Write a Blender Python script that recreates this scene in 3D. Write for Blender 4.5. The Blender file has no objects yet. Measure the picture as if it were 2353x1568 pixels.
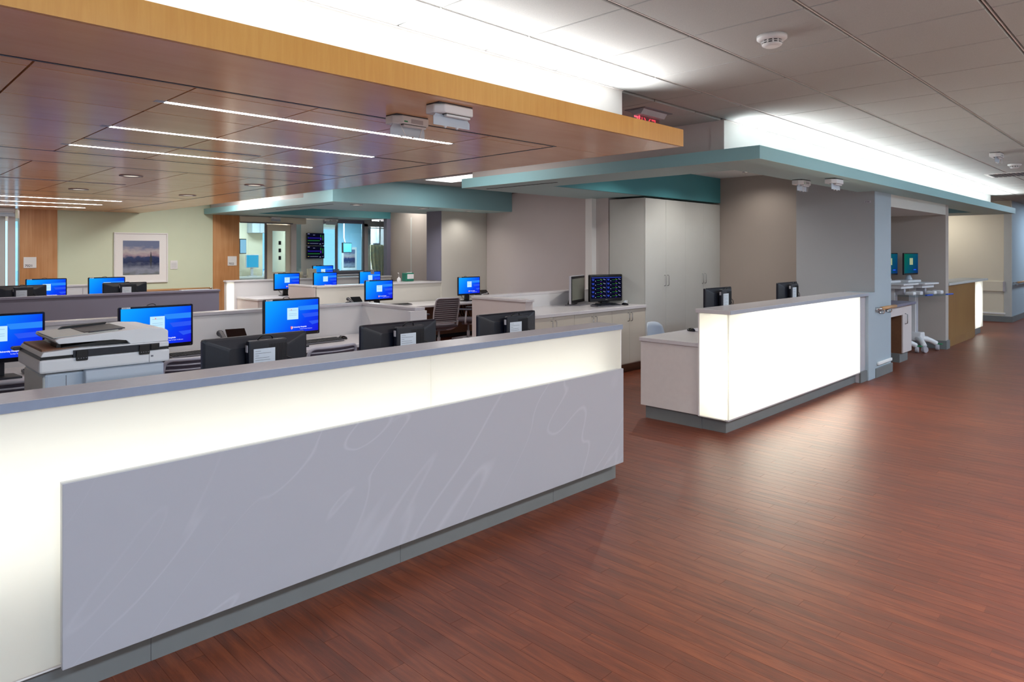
import bpy, bmesh, math, random
from mathutils import Vector, Matrix
random.seed(7)
SC = bpy.context.scene
COL = SC.collection
PI = math.pi
R = math.radians

# ------------------------------------------------------------------ camera
cam = bpy.data.cameras.new('camera')
cam.sensor_fit = 'HORIZONTAL'; cam.sensor_width = 36.0; cam.lens = 23.93
cam.shift_y = -0.0875
cam.clip_start = 0.05; cam.clip_end = 200
camo = bpy.data.objects.new('camera', cam); COL.objects.link(camo)
camo.location = (0, 0, 1.62)
camo.rotation_euler = (R(90), 0, R(44.86 - 90))
SC.camera = camo
SC.view_settings.view_transform = 'Standard'
try: SC.view_settings.look = 'None'
except Exception: pass
SC.view_settings.exposure = 1.1
SC.view_settings.gamma = 1.0
SC.view_settings.use_curve_mapping = False

# ------------------------------------------------------------------ world: pale daylight outside the patient room windows
wd = bpy.data.worlds.new('daylight'); SC.world = wd
wd.use_nodes = True
bg = wd.node_tree.nodes['Background']
bg.inputs[0].default_value = (0.50, 0.78, 1.0, 1); bg.inputs[1].default_value = 1.0

# ------------------------------------------------------------------ large lights (lamps of the place and some added unseen ones)
def area(name, loc, sx, sy, power, col=(1, 1, 1), rot=(0, 0, 0), spread=180):
    d = bpy.data.lights.new(name, 'AREA'); d.shape = 'RECTANGLE'; d.size = sx; d.size_y = sy
    d.energy = power; d.color = col; d.spread = R(spread)
    o = bpy.data.objects.new(name, d); COL.objects.link(o); o.location = loc; o.rotation_euler = rot
    return o
def disk(name, loc, r, power, col=(1, 1, 1), spread=110):
    d = bpy.data.lights.new(name, 'SPOT'); d.shadow_soft_size = .012; d.spot_size = R(spread); d.spot_blend = .8
    d.energy = power * 4; d.color = col
    o = bpy.data.objects.new(name, d); COL.objects.link(o); o.location = loc
    return o
UP = (PI, 0, 0)
WHITE = (1.0, 0.985, 0.97)
# cove strips lying on top of the canopies, shining up behind the fascias
area('cove_strip_wood', (0.6, 2.87, 2.505), 6.7, 0.05, 40, WHITE, (R(218), 0, 0), 105)
area('cove_strip_teal', (11.3, 2.87, 2.515), 11.2, 0.05, 68, WHITE, (R(218), 0, 0), 105)
# LED boards inside the back-lit counters, behind the acrylic
area('led_board_counter', (1.75, 3.02, 0.72), 4.1, 0.50, 3.3, (1.0, 0.99, 0.93), (R(-90), 0, 0))
area('led_board_desk', (7.36, 3.08, 0.58), 2.85, 0.40, 24, (1.0, 0.98, 0.89), (R(-90), 0, 0))
area('led_board_desk_side', (5.80, 3.03, 0.58), 0.40, 0.08, 0.62, (1.0, 0.99, 0.93), (0, R(90), 0))
area('led_board_far', (15.9, 3.03, 0.56), 0.5, 0.7, 2.5, (1.0, 0.99, 0.93), (R(-90), 0, 0))
# ceiling troffers of the corridor that lie outside the frame, cool white
for i, x in enumerate((-1.5, 1.2, 4.2, 7.8, 11.4, 15.0)):
    area('corridor_troffer', (x, -0.55, 2.775), 1.15, 0.55, 44, (0.66, 0.81, 1.0) if x < 4 else (1.0, 0.93, 0.86) if x < 5 else (0.66, 0.81, 1.0))
area('corridor_troffer_far', (21.0, 1.6, 2.775), 1.15, 0.55, 34, (0.66, 0.82, 1.0))
# lamps in the tiled strip between the canopies
area('strip_lamp', (4.80, 8.9, 2.775), 0.5, 1.1, 13, (1.0, 0.97, 0.95))
area('strip_lamp', (4.70, 5.6, 2.775), 0.5, 1.1, 8, (1.0, 0.97, 0.95))  # added unseen lamp, put in to brighten the bulkhead return
area('far_fill_lamp', (18.1, 4.4, 2.770), 0.5, 1.1, 14, (1.0, 0.95, 0.88))  # added lamp hidden by the canopy, brightens the cream end wall
area('staff_troffer', (7.1, 8.2, 2.770), 0.54, 1.14, 9, (1.0, 0.97, 0.95))
area('strip_lamp', (4.98, 12.2, 2.775), 0.5, 1.1, 34, (1.0, 0.97, 0.95))

# unseen lamps added to brighten the patient rooms and the rear desk recess
for x, y, p, c in ((7.3, 16.2, 38, (1.0, .95, .88)), (10.3, 16.4, 120, (.85, .95, 1.0)), (1.6, 16.5, 60, (.9, .96, 1.0)), (9.0, 12.4, 9, (1.0, .97, .92))):
    area('room_fill_lamp', (x, y, 2.70), 1.2, 0.6, p, c)

# ------------------------------------------------------------------ materials
def lin(h):
    h = h.lstrip('#'); v = [int(h[i:i + 2], 16) / 255 for i in (0, 2, 4)]
    return tuple(c / 12.92 if c <= .04045 else ((c + .055) / 1.055) ** 2.4 for c in v) + (1,)
MATS = {}
def nt(name):
    m = bpy.data.materials.new(name); m.use_nodes = True
    t = m.node_tree; MATS[name] = m
    return m, t, t.nodes, t.links, t.nodes['Principled BSDF']
def mat(name, hexc, rough=.5, metal=0, var=.06, scale=6, spec=.5, bump=0, bscale=200, hex2=None):
    m, t, N, L, b = nt(name)
    c = lin(hexc)
    b.inputs['Roughness'].default_value = rough; b.inputs['Metallic'].default_value = metal
    b.inputs['Specular IOR Level'].default_value = spec
    tc = N.new('ShaderNodeTexCoord')
    n = N.new('ShaderNodeTexNoise'); n.inputs['Scale'].default_value = scale; n.inputs['Detail'].default_value = 3
    L.new(tc.outputs['Object'], n.inputs['Vector'])
    r = N.new('ShaderNodeValToRGB'); L.new(n.outputs['Fac'], r.inputs['Fac'])
    c2 = lin(hex2) if hex2 else tuple(max(0, x * (1 - 2 * var)) for x in c[:3]) + (1,)
    r.color_ramp.elements[0].position = .3; r.color_ramp.elements[0].color = c2
    r.color_ramp.elements[1].position = .7; r.color_ramp.elements[1].color = c
    L.new(r.outputs[0], b.inputs['Base Color'])
    if bump:
        n2 = N.new('ShaderNodeTexNoise'); n2.inputs['Scale'].default_value = bscale; n2.inputs['Detail'].default_value = 2
        L.new(tc.outputs['Object'], n2.inputs['Vector'])
        bp = N.new('ShaderNodeBump'); bp.inputs['Strength'].default_value = bump; bp.inputs['Distance'].default_value = .002
        L.new(n2.outputs['Fac'], bp.inputs['Height']); L.new(bp.outputs[0], b.inputs['Normal'])
    return m
def emit(name, hexc, s=1.0):
    m, t, N, L, b = nt(name)
    N.remove(b); e = N.new('ShaderNodeEmission'); e.inputs[0].default_value = lin(hexc); e.inputs[1].default_value = s
    L.new(e.outputs[0], N['Material Output'].inputs['Surface'])
    return m
def woodmat(name, cols, axis, fine=22, lon=1.4, rough=.35, spec=.5, coat=0):
    """grain runs along axis (0,1,2); the veneer sheet changes with each object"""
    m, t, N, L, b = nt(name)
    g = N.new('ShaderNodeNewGeometry'); oi = N.new('ShaderNodeObjectInfo')
    mul = N.new('ShaderNodeMath'); mul.operation = 'MULTIPLY'; mul.inputs[1].default_value = 37.0
    L.new(oi.outputs['Random'], mul.inputs[0])
    add = N.new('ShaderNodeVectorMath'); add.operation = 'ADD'
    L.new(g.outputs['Position'], add.inputs[0]); L.new(mul.outputs[0], add.inputs[1])
    mp = N.new('ShaderNodeMapping'); sc = [fine] * 3; sc[axis] = lon; mp.inputs['Scale'].default_value = sc
    L.new(add.outputs[0], mp.inputs['Vector'])
    n = N.new('ShaderNodeTexNoise'); n.inputs['Scale'].default_value = 1; n.inputs['Detail'].default_value = 6
    n.inputs['Roughness'].default_value = .6; n.inputs['Distortion'].default_value = .6
    L.new(mp.outputs[0], n.inputs['Vector'])
    n2 = N.new('ShaderNodeTexNoise'); n2.inputs['Scale'].default_value = 1.6; n2.inputs['Detail'].default_value = 2
    L.new(add.outputs[0], n2.inputs['Vector'])
    mx = N.new('ShaderNodeMath'); mx.operation = 'MULTIPLY_ADD'; mx.inputs[1].default_value = .45
    sb = N.new('ShaderNodeMath'); sb.operation = 'MULTIPLY'; sb.inputs[1].default_value = .55
    L.new(n2.outputs['Fac'], sb.inputs[0]); L.new(n.outputs['Fac'], mx.inputs[0]); L.new(sb.outputs[0], mx.inputs[2])
    r = N.new('ShaderNodeValToRGB'); L.new(mx.outputs[0], r.inputs['Fac'])
    r.color_ramp.elements[0].position = .36; r.color_ramp.elements[0].color = lin(cols[0])
    r.color_ramp.elements[1].position = .62; r.color_ramp.elements[1].color = lin(cols[-1])
    if len(cols) > 2:
        e = r.color_ramp.elements.new(.5); e.color = lin(cols[1])
    L.new(r.outputs[0], b.inputs['Base Color'])
    b.inputs['Roughness'].default_value = rough; b.inputs['Specular IOR Level'].default_value = spec
    b.inputs['Coat Weight'].default_value = coat; b.inputs['Coat Roughness'].default_value = .12
    return m

PW, PL = 0.0762, 0.92       # plank width and length
def floormat():
    m, t, N, L, b = nt('wood_plank_floor')
    def math_(op, a, c=None):
        n = N.new('ShaderNodeMath'); n.operation = op
        for i, v in enumerate((a, c)):
            if v is None: continue
            if isinstance(v, (int, float)): n.inputs[i].default_value = v
            else: L.new(v, n.inputs[i])
        return n.outputs[0]
    g = N.new('ShaderNodeNewGeometry'); s = N.new('ShaderNodeSeparateXYZ'); L.new(g.outputs['Position'], s.inputs[0])
    row = math_('FLOOR', math_('DIVIDE', s.outputs[0], PW))
    off = math_('FRACT', math_('MULTIPLY', row, 0.381))
    j = math_('FLOOR', math_('ADD', math_('DIVIDE', s.outputs[1], PL), off))
    cv = N.new('ShaderNodeCombineXYZ'); L.new(row, cv.inputs[0]); L.new(j, cv.inputs[1])
    wn = N.new('ShaderNodeTexWhiteNoise'); L.new(cv.outputs[0], wn.inputs['Vector'])
    cg = N.new('ShaderNodeCombineXYZ')
    L.new(math_('MULTIPLY', s.outputs[0], 21), cg.inputs[0]); L.new(math_('MULTIPLY', s.outputs[1], 2.2), cg.inputs[1])
    L.new(math_('MULTIPLY', wn.outputs['Value'], 60), cg.inputs[2])
    n = N.new('ShaderNodeTexNoise'); n.inputs['Scale'].default_value = 1; n.inputs['Detail'].default_value = 7
    n.inputs['Roughness'].default_value = .62; n.inputs['Distortion'].default_value = 1.1
    L.new(cg.outputs[0], n.inputs['Vector'])
    cg2 = N.new('ShaderNodeCombineXYZ')
    L.new(math_('MULTIPLY', s.outputs[0], 160), cg2.inputs[0]); L.new(math_('MULTIPLY', s.outputs[1], 6), cg2.inputs[1])
    n3 = N.new('ShaderNodeTexNoise'); n3.inputs['Scale'].default_value = 1; n3.inputs['Detail'].default_value = 3
    L.new(cg2.outputs[0], n3.inputs['Vector'])
    f = math_('ADD', math_('ADD', math_('MULTIPLY', n.outputs['Fac'], .66), math_('MULTIPLY', wn.outputs['Value'], .085)), math_('MULTIPLY', n3.outputs['Fac'], .13))
    r = N.new('ShaderNodeValToRGB'); L.new(f, r.inputs['Fac'])
    e = r.color_ramp.elements
    e[0].position = .28; e[0].color = lin('#552817'); e[1].position = .70; e[1].color = lin('#904d2a')
    k = e.new(.43); k.color = lin('#6c321b'); k = e.new(.52); k.color = lin('#7b3d22')
    L.new(r.outputs[0], b.inputs['Base Color'])
    b.inputs['Roughness'].default_value = .42; b.inputs['Specular IOR Level'].default_value = .65
    n4 = N.new('ShaderNodeTexNoise'); n4.inputs['Scale'].default_value = 260; n4.inputs['Detail'].default_value = 2
    L.new(g.outputs['Position'], n4.inputs['Vector'])
    bp = N.new('ShaderNodeBump'); bp.inputs['Strength'].default_value = .18; bp.inputs['Distance'].default_value = .002
    L.new(math_('ADD', n4.outputs['Fac'], n3.outputs['Fac']), bp.inputs['Height']); L.new(bp.outputs[0], b.inputs['Normal'])
    return m
def marblemat():
    m, t, N, L, b = nt('veined_solid_surface')
    tc = N.new('ShaderNodeNewGeometry')
    rt = N.new('ShaderNodeMapping'); rt.inputs['Rotation'].default_value = (0, R(-42), 0); L.new(tc.outputs['Position'], rt.inputs['Vector'])
    mp = N.new('ShaderNodeMapping'); mp.inputs['Scale'].default_value = (1.5, 1, .40)
    L.new(rt.outputs[0], mp.inputs['Vector'])
    n = N.new('ShaderNodeTexNoise'); n.inputs['Scale'].default_value = 1.9; n.inputs['Detail'].default_value = 1.2; n.inputs['Distortion'].default_value = .8
    L.new(mp.outputs[0], n.inputs['Vector'])
    mu = N.new('ShaderNodeMath'); mu.operation = 'MULTIPLY'; mu.inputs[1].default_value = 9.0; L.new(n.outputs['Fac'], mu.inputs[0])
    fr = N.new('ShaderNodeMath'); fr.operation = 'PINGPONG'; fr.inputs[1].default_value = 1.0; L.new(mu.outputs[0], fr.inputs[0])
    r = N.new('ShaderNodeValToRGB'); L.new(fr.outputs[0], r.inputs['Fac'])
    e = r.color_ramp.elements; e[0].position = 0.0; e[0].color = (1, 1, 1, 1); e[1].position = .10; e[1].color = (0, 0, 0, 1)
    n2 = N.new('ShaderNodeTexNoise'); n2.inputs['Scale'].default_value = 1.3; L.new(mp.outputs[0], n2.inputs['Vector'])
    r2 = N.new('ShaderNodeValToRGB'); L.new(n2.outputs['Fac'], r2.inputs['Fac'])
    r2.color_ramp.elements[0].position = .38; r2.color_ramp.elements[1].position = .62
    mm = N.new('ShaderNodeMath'); mm.operation = 'MULTIPLY'; L.new(r.outputs[0], mm.inputs[0]); L.new(r2.outputs[0], mm.inputs[1])
    mx = N.new('ShaderNodeMix'); mx.data_type = 'RGBA'; L.new(mm.outputs[0], mx.inputs[0])
    mx.inputs[6].default_value = lin('#aeb0b8'); mx.inputs[7].default_value = lin('#b9bbc3')
    L.new(mx.outputs[2], b.inputs['Base Color']); b.inputs['Roughness'].default_value = .28
    return m
def acrylic(name, hexc='#fbfaf2'):
    m, t, N, L, b = nt(name)
    b.inputs['Base Color'].default_value = lin(hexc); b.inputs['Roughness'].default_value = .35
    tr = N.new('ShaderNodeBsdfTranslucent'); tr.inputs[0].default_value = lin(hexc)
    mx = N.new('ShaderNodeMixShader'); mx.inputs[0].default_value = .6
    L.new(b.outputs[0], mx.inputs[1]); L.new(tr.outputs[0], mx.inputs[2]); L.new(mx.outputs[0], N['Material Output'].inputs['Surface'])
    return m
def glassmat(name, hexc, gloss=.12):
    m, t, N, L, b = nt(name)
    N.remove(b)
    tr = N.new('ShaderNodeBsdfTransparent'); tr.inputs[0].default_value = lin(hexc)
    gl = N.new('ShaderNodeBsdfGlossy'); gl.inputs['Roughness'].default_value = .02
    mx = N.new('ShaderNodeMixShader'); mx.inputs[0].default_value = gloss
    L.new(tr.outputs[0], mx.inputs[1]); L.new(gl.outputs[0], mx.inputs[2]); L.new(mx.outputs[0], N['Material Output'].inputs['Surface'])
    return m
def screenmat(name, stops, ang=(1.0, -0.55), s=1.0):
    """self-lit display with a printed diagonal gradient (desktop wallpaper)"""
    m, t, N, L, b = nt(name)
    N.remove(b)
    tc = N.new('ShaderNodeTexCoord'); sp = N.new('ShaderNodeSeparateXYZ'); L.new(tc.outputs['Generated'], sp.inputs[0])
    a = N.new('ShaderNodeMath'); a.operation = 'MULTIPLY'; a.inputs[1].default_value = ang[0]; L.new(sp.outputs[0], a.inputs[0])
    c = N.new('ShaderNodeMath'); c.operation = 'MULTIPLY_ADD'; c.inputs[1].default_value = ang[1]; L.new(sp.outputs[2], c.inputs[0]); L.new(a.outputs[0], c.inputs[2])
    r = N.new('ShaderNodeValToRGB'); mp = N.new('ShaderNodeMapRange')
    mp.inputs[1].default_value = min(0, ang[1]); mp.inputs[2].default_value = ang[0]
    L.new(c.outputs[0], mp.inputs[0]); L.new(mp.outputs[0], r.inputs['Fac'])
    e = r.color_ramp.elements
    e[0].position = stops[0][0]; e[0].color = lin(stops[0][1]); e[1].position = stops[-1][0]; e[1].color = lin(stops[-1][1])
    for p, h in stops[1:-1]:
        k = e.new(p); k.color = lin(h)
    em = N.new('ShaderNodeEmission'); em.inputs[1].default_value = s; L.new(r.outputs[0], em.inputs[0])
    L.new(em.outputs[0], N['Material Output'].inputs['Surface'])
    return m
def tilemat():
    m, t, N, L, b = nt('mineral_tile')
    g = N.new('ShaderNodeNewGeometry')
    n = N.new('ShaderNodeTexNoise'); n.inputs['Scale'].default_value = 340; n.inputs['Detail'].default_value = 3; n.inputs['Roughness'].default_value = .6
    L.new(g.outputs['Position'], n.inputs['Vector'])
    r = N.new('ShaderNodeValToRGB'); L.new(n.outputs['Fac'], r.inputs['Fac'])
    r.color_ramp.elements[0].position = .34; r.color_ramp.elements[0].color = lin('#a4a6a6'); r.color_ramp.elements[1].position = .52; r.color_ramp.elements[1].color = lin('#b2b4b3')
    L.new(r.outputs[0], b.inputs['Base Color']); b.inputs['Roughness'].default_value = .95; b.inputs['Specular IOR Level'].default_value = .1
    bp = N.new('ShaderNodeBump'); bp.inputs['Strength'].default_value = .25; bp.inputs['Distance'].default_value = .003
    L.new(n.outputs['Fac'], bp.inputs['Height']); L.new(bp.outputs[0], b.inputs['Normal'])
    return m
def picturemat():
    """flat print: lake, snow line, mountain and evening sky"""
    m, t, N, L, b = nt('landscape_print')
    tc = N.new('ShaderNodeTexCoord'); sp = N.new('ShaderNodeSeparateXYZ'); L.new(tc.outputs['Generated'], sp.inputs[0])
    mp = N.new('ShaderNodeMapping'); mp.inputs['Scale'].default_value = (3.2, 1, 7); L.new(tc.outputs['Generated'], mp.inputs['Vector'])
    n = N.new('ShaderNodeTexNoise'); n.inputs['Scale'].default_value = 1.3; n.inputs['Detail'].default_value = 5; L.new(mp.outputs[0], n.inputs['Vector'])
    a = N.new('ShaderNodeMath'); a.operation = 'MULTIPLY_ADD'; a.inputs[1].default_value = .34; L.new(n.outputs['Fac'], a.inputs[0]); L.new(sp.outputs[2], a.inputs[2])
    r = N.new('ShaderNodeValToRGB'); L.new(a.outputs[0], r.inputs['Fac'])
    e = r.color_ramp.elements; e[0].position = .12; e[0].color = lin('#5d6356'); e[1].position = 1; e[1].color = lin('#6f7896')
    for p, h in ((.30, '#8f95a6'), (.46, '#585e74'), (.54, '#1f2a52'), (.66, '#2b3a66'), (.74, '#a08a93'), (.84, '#b9aeae')):
        k = e.new(p); k.color = lin(h)
    L.new(r.outputs[0], b.inputs['Base Color']); b.inputs['Roughness'].default_value = .15
    return m

M_FLOOR = floormat(); M_MARBLE = marblemat(); M_TILE = tilemat(); M_PRINT = picturemat()
M_ACRYL = acrylic('backlit_acrylic')
M_FASCIA = woodmat('honey_maple_fascia', ['#d59a4a', '#dba352', '#dfaa5a'], 2, 48, 3.0, .38)
M_PANEL = woodmat('maple_ceiling_panel', ['#eab380', '#f0bb88', '#f4c291'], 0, 9, 1.1, .20, .6)
M_OAK = woodmat('oak_wall_panel', ['#b57c48', '#c88f5c', '#d49f6e'], 2, 24, .9, .4)
M_RAIL = woodmat('maple_rail', ['#b98a5c', '#c79a6c'], 0, 40, 3, .35)
M_TAN = woodmat('tan_laminate', ['#8a6438', '#94703f'], 2, 30, 1.2, .45)
M_UNDER = woodmat('brown_laminate_panel', ['#6e4a34', '#7c553c'], 0, 30, 1.2, .5)
M_DARK = mat('dark_reveal', '#16131a', .8)
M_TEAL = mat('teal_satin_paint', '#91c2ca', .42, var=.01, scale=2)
M_TEALD = mat('deep_teal', '#4f97a0', .45, var=.01, scale=2)  # deeper, more saturated teal than the fascias, on the inner canopy faces
M_WHITE = mat('white_paint', '#e9e8e6', .6, var=.01, scale=2)
M_TAUPE = mat('taupe_wall_paint', '#b3aaa2', .7, var=.012, scale=2, bump=.05)
M_WARM = mat('warm_white_wall_paint', '#d5d2ca', .6, var=.012, scale=2)
M_PINK = mat('soft_pink_white_paint', '#cfc6c4', .6, var=.012, scale=2)
M_CREAM = mat('cream_wall_paint', '#e0d8c4', .65, var=.012, scale=2)
M_BLUELIT = mat('blue_lit_wall_paint', '#a6b4bd', .6, var=.012, scale=2)  # wall paint with the corridor's cool light put into its colour
M_GREEN = mat('sage_green_wall_paint', '#d9e2c6', .65, var=.015, scale=3)
M_LAM = mat('pale_laminate', '#d8d7d8', .4, var=.01, scale=3)
M_LAMB = mat('beige_laminate', '#c4c6c2', .42, var=.02, scale=3)
M_LAMW = mat('warm_beige_laminate', '#cdc5b6', .42, var=.02, scale=3)
M_SS = mat('white_solid_surface', '#bdbabf', .25, var=.02, scale=40)
M_SSW = mat('worktop_solid_surface', '#d5d2d4', .22, var=.02, scale=60)
M_KICK = mat('grey_vinyl_base', '#767a7a', .5, var=.03, scale=8)
M_GREY = mat('cool_grey_laminate', '#7c7b8e', .45, var=.02, scale=4)
M_TEE = mat('ceiling_tee', '#8d8988', .5)
M_TEEW = mat('white_trim_edge', '#ded9d5', .5)
M_BLK = mat('black_plastic', '#08090c', .35, var=.1, scale=30)
M_BLKG = mat('gloss_black_plastic', '#0a0a0f', .15)
M_BLKB = mat('monitor_back_plastic', '#0a1020', .38, var=.1, scale=60, bump=.3, bscale=900)
M_DGREY = mat('dark_grey_plastic', '#3a3a42', .45)
M_MGREY = mat('mid_grey_plastic', '#77757c', .5)
M_LGREY = mat('light_grey_plastic', '#b6b4bb', .45)
M_WPL = mat('white_plastic', '#dfe0e2', .38, var=.01)
M_BLUEW = mat('pale_blue_grey_plastic', '#b9c4d0', .4, var=.01)
M_PAPER = mat('paper', '#cfd8e2', .8, var=.02)
M_STEEL = mat('brushed_steel', '#a8a8a8', .28, metal=1)
M_CHROME = mat('chrome', '#c8c8cc', .1, metal=1)
M_INK = mat('dark_ink', '#30353f', .7)
M_FAB = mat('chair_fabric', '#544a52', .8, var=.1, scale=60)
M_TGLASS = mat('teal_device_case', '#1d7a63', .4)
M_REDP = mat('red_print', '#c8283a', .5)
M_BLUEP = mat('blue_print', '#2a57c8', .5)
M_GREENP = mat('green_print', '#1e8a55', .5)
M_MAT = mat('picture_mount', '#efedea', .5, var=.005)
M_CURT = mat('patterned_curtain', '#d8cf9c', .9, var=.3, scale=14, hex2='#a9b8a2')
M_GLASS = glassmat('blue_tinted_glass', '#dcf0f7', .10)
M_CLEAR = glassmat('clear_glass', '#eef7fa', .08)
M_EXITG = glassmat('exit_sign_acrylic', '#f3d6da', .06)
E_LED = emit('led_diffuser', '#ffffff', 21.0)
E_DOWN = emit('downlight_lens', '#fff3e2', .5)
E_EXIT = emit('exit_letters', '#ff6474', .6)
E_SCR = screenmat('desktop_wallpaper', [(0, '#12a6ff'), (.35, '#0b7cf5'), (.7, '#0a3ff0'), (1, '#1a17d6')], s=.5)
E_BAND = emit('wallpaper_band', '#2b86f4', .5)
E_BAND2 = emit('wallpaper_band_blue', '#2c56ee', .5)
E_CARD = emit('login_card', '#bfe6fb', .5)
E_TXT = emit('screen_text_white', '#ffffff', .5)
E_RED = emit('screen_red', '#ef5a6a', .5)
E_CARDL = emit('login_card_line', '#8fb4d6', .5)
E_TEALS = screenmat('cart_wallpaper', [(0, '#0f7a5c'), (.5, '#125f78'), (1, '#12367c')], s=.30)
E_VIT = emit('vitals_backdrop', '#07081c', .5)
E_VBL = emit('vitals_blue', '#3a52c8', .36)
E_VGR = emit('vitals_green', '#3fb84c', .36)
E_VWH = emit('vitals_white', '#a9b0d8', .36)
E_VPU = emit('vitals_purple', '#5a2ab0', .36)
E_VLN = emit('vitals_line', '#3a3a55', .5)
E_VYE = emit('vitals_yellow', '#a8a04a', .36)
E_VOFF = mat('dim_display_glass', '#77786e', .12, var=.08, scale=4)
E_TVB = emit('tv_band_violet', '#2a1a9c', .5)
E_ROOMS = emit('cyan_display', '#49c6ec', .5)

# ------------------------------------------------------------------ mesh helpers
def link(name, me, m=None, parent=None, loc=(0, 0, 0), rot=None):
    o = bpy.data.objects.new(name, me); COL.objects.link(o)
    if m and me is not None and len(me.materials) == 0: me.materials.append(m)
    elif m and me is not None and me.materials[0] is not m:
        o.material_slots[0].link = 'OBJECT'; o.material_slots[0].material = m
    o.location = loc
    if rot: o.rotation_euler = rot
    if parent: o.parent = parent
    return o
def tag(o, label=None, cat=None, group=None, kind=None):
    if label: o['label'] = label
    if cat: o['category'] = cat
    if group: o['group'] = group
    if kind: o['kind'] = kind
    return o
def thing(name, label, cat, loc=(0, 0, 0), rotz=0, group=None):
    o = bpy.data.objects.new(name, None); COL.objects.link(o); o.empty_display_size = .05
    o.location = loc; o.rotation_euler = (0, 0, rotz)
    return tag(o, label, cat, group)
def from_bm(bm, name, smooth=False):
    bmesh.ops.recalc_face_normals(bm, faces=bm.faces)
    me = bpy.data.meshes.new(name); bm.to_mesh(me); bm.free()
    if smooth:
        for p in me.polygons: p.use_smooth = True
    return me
BOXC = {}
def boxmesh(sx, sy, sz, bev=0, seg=1):
    k = (round(sx, 4), round(sy, 4), round(sz, 4), bev, seg)
    if k in BOXC: return BOXC[k]
    bm = bmesh.new(); bmesh.ops.create_cube(bm, size=1); bmesh.ops.scale(bm, vec=(sx, sy, sz), verts=bm.verts)
    if bev: bmesh.ops.bevel(bm, geom=bm.edges[:], offset=min(bev, .45 * min(sx, sy, sz)), segments=seg, affect='EDGES', profile=.5)
    me = from_bm(bm, 'box')
    BOXC[k] = me
    return me
def wloc(p):
    """world location of an unrotated chain of parents"""
    v = Vector((0, 0, 0))
    while p is not None and p.name not in LOCAL:
        v += p.location; p = p.parent
    return v
LOCAL = set()       # things whose parts are given in their own coordinates
def local(o): LOCAL.add(o.name); return o
def B(name, X, Y, Z, m, parent=None, bev=0, seg=1):
    """box given by world extents (parents unrotated, or a prototype standing at the origin)"""
    c = Vector(((X[0] + X[1]) / 2, (Y[0] + Y[1]) / 2, (Z[0] + Z[1]) / 2))
    me = boxmesh(abs(X[1] - X[0]), abs(Y[1] - Y[0]), abs(Z[1] - Z[0]), bev, seg)
    if len(me.materials) and me.materials[0] is not m:
        me = me.copy(); me.materials.clear()
    return link(name, me, m, parent, c - wloc(parent))
def S(name, X, Y, Z, m, label=None, cat=None, bev=0):
    return tag(B(name, X, Y, Z, m, None, bev), label, cat, kind='structure')
def mesh(name, verts, faces, m, parent=None, loc=(0, 0, 0), smooth=False, bev=0):
    bm = bmesh.new(); vs = [bm.verts.new(v) for v in verts]
    for f in faces: bm.faces.new([vs[i] for i in f])
    if bev: bmesh.ops.bevel(bm, geom=bm.edges[:], offset=bev, segments=2, affect='EDGES', profile=.5)
    return link(name, from_bm(bm, name, smooth), m, parent, loc)
def prism(name, poly, axis, a, b, m, parent=None, loc=(0, 0, 0), bev=0, smooth=False):
    """polygon in the two axes other than `axis`, extruded from a to b along it"""
    def p3(p, t):
        return {0: (t, p[0], p[1]), 1: (p[0], t, p[1]), 2: (p[0], p[1], t)}[axis]
    n = len(poly)
    v = [p3(p, a) for p in poly] + [p3(p, b) for p in poly]
    f = [list(range(n)), list(range(2 * n - 1, n - 1, -1))] + [[i, i + n, (i + 1) % n + n, (i + 1) % n] for i in range(n)]
    return mesh(name, v, f, m, parent, loc, smooth, bev)
def lathe(name, prof, m, parent=None, loc=(0, 0, 0), seg=20, smooth=True):
    v, f = [], []
    n = len(prof)
    for i in range(seg):
        a = 2 * PI * i / seg
        for r, z in prof: v.append((r * math.cos(a), r * math.sin(a), z))
    for i in range(seg):
        j = (i + 1) % seg
        for k in range(n - 1): f.append([i * n + k, j * n + k, j * n + k + 1, i * n + k + 1])
    if prof[0][0] > 1e-5: f.append([i * n for i in range(seg)])
    if prof[-1][0] > 1e-5: f.append([i * n + n - 1 for i in range(seg)])
    bm = bmesh.new(); vs = [bm.verts.new(p) for p in v]
    for q in f:
        try: bm.faces.new([vs[i] for i in q])
        except Exception: pass
    bmesh.ops.remove_doubles(bm, verts=bm.verts, dist=1e-6)
    me = from_bm(bm, name, False)
    if smooth:
        for p in me.polygons: p.use_smooth = len(p.vertices) == 4
    return link(name, me, m, parent, loc)
def tubemesh(pts, r, seg=8, closed=False, flat=1.0):
    pts = [Vector(p) for p in pts]; n = len(pts)
    bm = bmesh.new(); rings = []
    for i, p in enumerate(pts):
        if closed: d = pts[(i + 1) % n] - pts[i - 1]
        else: d = pts[min(i + 1, n - 1)] - pts[max(i - 1, 0)]
        if d.length < 1e-9: d = Vector((0, 0, 1))
        d.normalize()
        up = Vector((0, 0, 1)) if abs(d.z) < .95 else Vector((0, 1, 0))
        a = d.cross(up).normalized(); b = a.cross(d).normalized()
        rr = r[i] if isinstance(r, (list, tuple)) else r
        rings.append([bm.verts.new(p + a * rr * flat * math.cos(2 * PI * k / seg) + b * rr * math.sin(2 * PI * k / seg)) for k in range(seg)])
    for i in range(n if closed else n - 1):
        q, w = rings[i], rings[(i + 1) % n]
        for k in range(seg): bm.faces.new([q[k], q[(k + 1) % seg], w[(k + 1) % seg], w[k]])
    if not closed: bm.faces.new(rings[0][::-1]); bm.faces.new(rings[-1])
    return from_bm(bm, 'tube', True)
def tube(name, pts, r, m, parent=None, loc=(0, 0, 0), seg=8, closed=False, flat=1.0):
    return link(name, tubemesh(pts, r, seg, closed, flat), m, parent, loc)
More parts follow.
